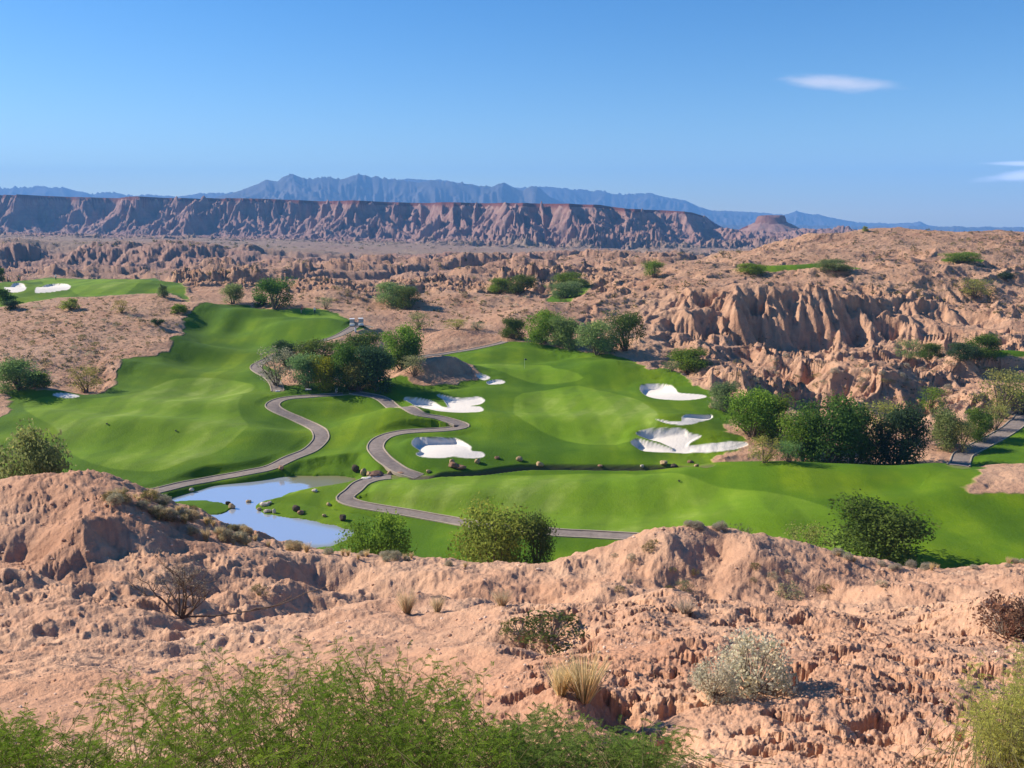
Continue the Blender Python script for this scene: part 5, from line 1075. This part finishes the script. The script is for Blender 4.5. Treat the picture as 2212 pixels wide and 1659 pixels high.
def cyl(c, r, d, ax='X', n_=20):
    bm = bmesh.new(); bmesh.ops.create_cone(bm, cap_ends=True, segments=n_, radius1=r, radius2=r, depth=d)
    if ax == 'X': bmesh.ops.rotate(bm, cent=(0, 0, 0), matrix=Matrix.Rotation(math.pi/2, 3, 'Y'), verts=bm.verts)
    bmesh.ops.translate(bm, vec=c, verts=bm.verts); return bm
def cart(x, y, rz, label):
    root = empty('golf_cart', (x, y, float(gz(x, y))+.03), rz); tag(root, label, 'golf cart', 'golf carts parked by the tee')
    bmobj('body', [bxm((0, -.85, .52), (1.15, .62, .42), .07, .12), bxm((0, 0, .30), (1.15, 1.2, .10), .03), bxm((0, .62, .50), (1.18, .85, .42), .06)], M_CART, root)
    bmobj('roof', [bxm((0, .05, 1.86), (1.15, 1.65, .07), .03)], M_CART, root)
    for s_ in (-1, 1):
        for yy, top in ((-.70, -.62), (.70, .72)):
            V, F = tube(np.array([(s_*.52, yy, .6), (s_*.52, (yy+top)/2, 1.2), (s_*.52, top, 1.84)]), .02, 6); mesh_obj('roof_post', V, F, M_DK, root)
    bmobj('windscreen', [bxm((0, -.68, 1.35), (.98, .02, .75))], M_GLS, root)
    bmobj('seat', [bxm((0, .30, .76), (1.05, .48, .13), .04), bxm((0, .58, 1.02), (1.05, .12, .42), .04)], M_SEAT, root)
    V, F = tube(np.array([(-.27, -.62, .75), (-.27, -.42, .98)]), .018, 6); st = mesh_obj('steering_wheel', V, F, M_DK, root)
    bmobj('steering_rim', [cyl((-.27, -.40, 1.0), .17, .03, 'Z')], M_DK, st)
    for s_ in (-1, 1):
        for yy in (-.82, .72):
            w_ = bmobj('wheel', [cyl((s_*.52, yy, .23), .23, .2)], M_BLACK, root); bmobj('hub', [cyl((s_*.63, yy, .23), .11, .03)], M_CART, w_)
        bmobj('headlight', [cyl((s_*.38, -1.17, .58), .06, .03, 'Z')], M_GLS, root)
        bg_ = bmobj('golf_bag', [cyl((s_*.25, 1.12, .85), .14, .85, 'Z')], M_BAG, root)
x, y = gp(761, 706, 180); cart(x, y, .15, 'white golf cart nearer the turf where the path leaves the tee')
x, y = gp(777, 706, 180); cart(x+.2, y+.6, .25, 'white golf cart on the right of the two parked by the tee')
# ------------------------------------------------------------------ markers and posts
def post(px, py, dm, w, h, dpt, m, name, label, cat, cap=None):
    x, y = gp(px, py, dm); root = empty(name, (x, y, float(gz(x, y))-.02), .35); tag(root, label, cat)
    bmobj('panel', [bxm((0, 0, h/2+.06), (w, dpt, h), .02)], m, root); bmobj('base', [bxm((0, 0, .04), (w*1.25, dpt*1.3, .1), .01)], M_DK, root)
    bmobj('cap', [bxm((0, 0, h+.09), (w*1.15, dpt*1.2, .06), .015)], cap or M_DK, root)
post(727, 848, 120, .45, .85, .35, M_CART, 'tee_sign', 'upright white and black post on the turf by the path junction', 'post')
post(768, 717, 150, .40, 1.0, .2, M_CART, 'tee_sign', 'white post in the middle of the path below the carts', 'post')
def slab(px, py, dm, l, w, lab, rz=.2):
    x, y = gp(px, py, dm); root = empty('stone_marker', (x, y, float(gz(x, y))), rz); tag(root, lab, 'marker')
    bmobj('plate', [bxm((0, 0, .10), (l, w, .12), .03)], M_WHT, root); bmobj('footing', [bxm((0, 0, .02), (l*1.1, w*1.1, .08), .01)], M_KHA, root)
slab(666, 842, 120, 1.1, .7, 'flat white stone marker on the small rise beside the central thicket'); slab(600, 846, 120, .8, .3, 'small white plate at the end of the short path beside the left fairway')
for px, py, lab in ((231, 917, 'black dot marker at the left of the light mown fairway'), (380, 932, 'black dot marker in the centre of the light mown fairway'), (1467, 1041, 'black marker post on the near fairway right of centre')):
    x, y = gp(px, py, 80); root = empty('yardage_marker', (x, y, float(gz(x, y)))); tag(root, lab, 'marker')
    bmobj('stake', [cyl((0, 0, .08), .07, .18, 'Z', 12)], M_DK, root); bmobj('disc', [cyl((0, 0, .19), .17, .06, 'Z', 16)], M_BLACK, root)
x, y = gp(1133, 796, 140); root = empty('flagstick', (x, y, float(gz(x, y)))); tag(root, 'thin flagstick with a small dark flag on the far putting green', 'flagstick')
V, F = tube(np.array([(0, 0, 0), (0, 0, 1.1), (0, 0, 2.1)]), .014, 6); mesh_obj('stick', V, F, M_CART, root)
fv = [(0.02+.45*i/8, .04*math.sin(i*.9), 1.72+.30*j*(1-.25*i/8)) for i in range(9) for j in (0, 1)]; mesh_obj('flag', np.array(fv), [(2*i, 2*i+2, 2*i+3, 2*i+1) for i in range(8)], M_NAVY, root)
# ------------------------------------------------------------------ countless tiny scrub on the desert floor
def scrub_stuff(n_, seed, regions):
    r_ = np.random.default_rng(seed); Vs, Fs, Ts, o = [], [], [], 0; C, Nn, Sz, Ti = [], [], [], []
    got = 0
    while got < n_:
        P, dm, s0, s1, wgt = regions[r_.choice(len(regions), p=np.array([q[4] for q in regions])/sum(q[4] for q in regions))]
        P = np.array(P, float); lo, hi = P.min(0), P.max(0); q = lo+(hi-lo)*r_.random(2)
        if poly_sdf(np.array([q[0]]), np.array([q[1]]), P)[0] < 0: continue
        x, y, z = cast(q[0], q[1], dm)
        i_ = int(np.clip(np.interp(x/y, U, np.arange(nu)), 0, nu-1)); j_ = int(np.clip(np.interp(math.log(y), LD, np.arange(nd)), 0, nd-1))
        if gsd[i_, j_] > -.6: continue
        got += 1; s_ = s0+(s1-s0)*r_.random()**2.5; m = 16; p = r_.normal(size=(m, 3))*np.array([.28, .28, .16])*s_; p[:, 2] = np.abs(p[:, 2])+.06*s_
        C.append(p+np.array([x, y, z])); q_ = r_.normal(size=(m, 3))+[0, 0, .5]; Nn.append(q_/np.linalg.norm(q_, axis=1)[:, None]); Sz.append(np.full(m, s_*.16)); Ti.append(np.clip(np.full(m, r_.random())+r_.normal(size=m)*.1, 0, 1))
    C = np.concatenate(C); Nn = np.concatenate(Nn); Sz = np.concatenate(Sz); Ti = np.concatenate(Ti)
    V, F = quad_leaves(C, Nn, Sz, r_, .7); ob = mesh_obj('desert_scrub', V, F, M_LEAF, smooth=False); fattr(ob, 'v', np.repeat(Ti, 4)); ob.color = (.17, .155, .075, 1); tag(ob, kind='stuff')
scrub_stuff(4300, 5, [([(0, 645), (420, 640), (470, 660), (400, 700), (230, 830), (0, 840)], 120, .3, .9, 3), ([(1780, 500), (2212, 496), (2212, 700), (1950, 640), (1500, 600), (1500, 560)], 200, .5, 1.3, 3),
 ([(420, 600), (1400, 560), (1560, 600), (1300, 700), (900, 700), (600, 640)], 200, .5, 1.5, 2.2), ([(1400, 720), (2212, 720), (2212, 870), (1700, 870), (1400, 780)], 120, .3, .8, 1.2), ([(900, 545), (1600, 540), (1600, 570), (200, 600), (0, 600), (0, 590)], 350, 1.5, 3.0, .8), ([(0, 515), (1500, 520), (1500, 545), (0, 530)], 800, 2.5, 6, .8)])

# ------------------------------------------------------------------ loose stones on the near slopes
bm = bmesh.new(); bmesh.ops.create_icosphere(bm, subdivisions=1, radius=.5); iv = np.array([v.co[:] for v in bm.verts]); iF = np.array([[v.index for v in f.verts] for f in bm.faces]); bm.free()
r_ = np.random.default_rng(99); n_ = 4200; dd_ = np.exp(r_.uniform(math.log(8.5), math.log(46), n_)); uu_ = r_.uniform(-.66, .66, n_); xx_ = uu_*dd_; zz_ = gz(xx_, dd_)
kp = (perlin(xx_/2.2, dd_/2.2, 81) > -.12+.25*r_.normal(size=n_)); xx_, dd2, zz_ = xx_[kp], dd_[kp], zz_[kp]; n_ = len(xx_)
sz = (.012+.05*r_.random(n_)**3)*np.clip(dd2/11, .8, 3.2); an = r_.uniform(0, 6.28, n_)
Vv = iv[None]*(1+.35*(r_.random((n_, len(iv), 1))-.5))*np.stack([sz*1.3, sz, sz*.8], 1)[:, None]
ca, sa = np.cos(an)[:, None], np.sin(an)[:, None]; Vr = np.stack([Vv[..., 0]*ca-Vv[..., 1]*sa, Vv[..., 0]*sa+Vv[..., 1]*ca, Vv[..., 2]], -1)+np.stack([xx_, dd2, zz_+sz*.12], 1)[:, None]
Ff = (iF[None]+(np.arange(n_)*len(iv))[:, None, None]).reshape(-1, 3)
M_STONE, t, b = new_mat('loose_stone'); t.links.new(ramp(t, noise(t, 3, 2), [(.35, (.36, .20, .13)), (.5, (.55, .36, .25)), (.65, (.72, .55, .42))]), b.inputs['Base Color'])
o = mesh_obj('loose_stones', Vr.reshape(-1, 3), Ff, M_STONE, smooth=False); tag(o, kind='stuff')
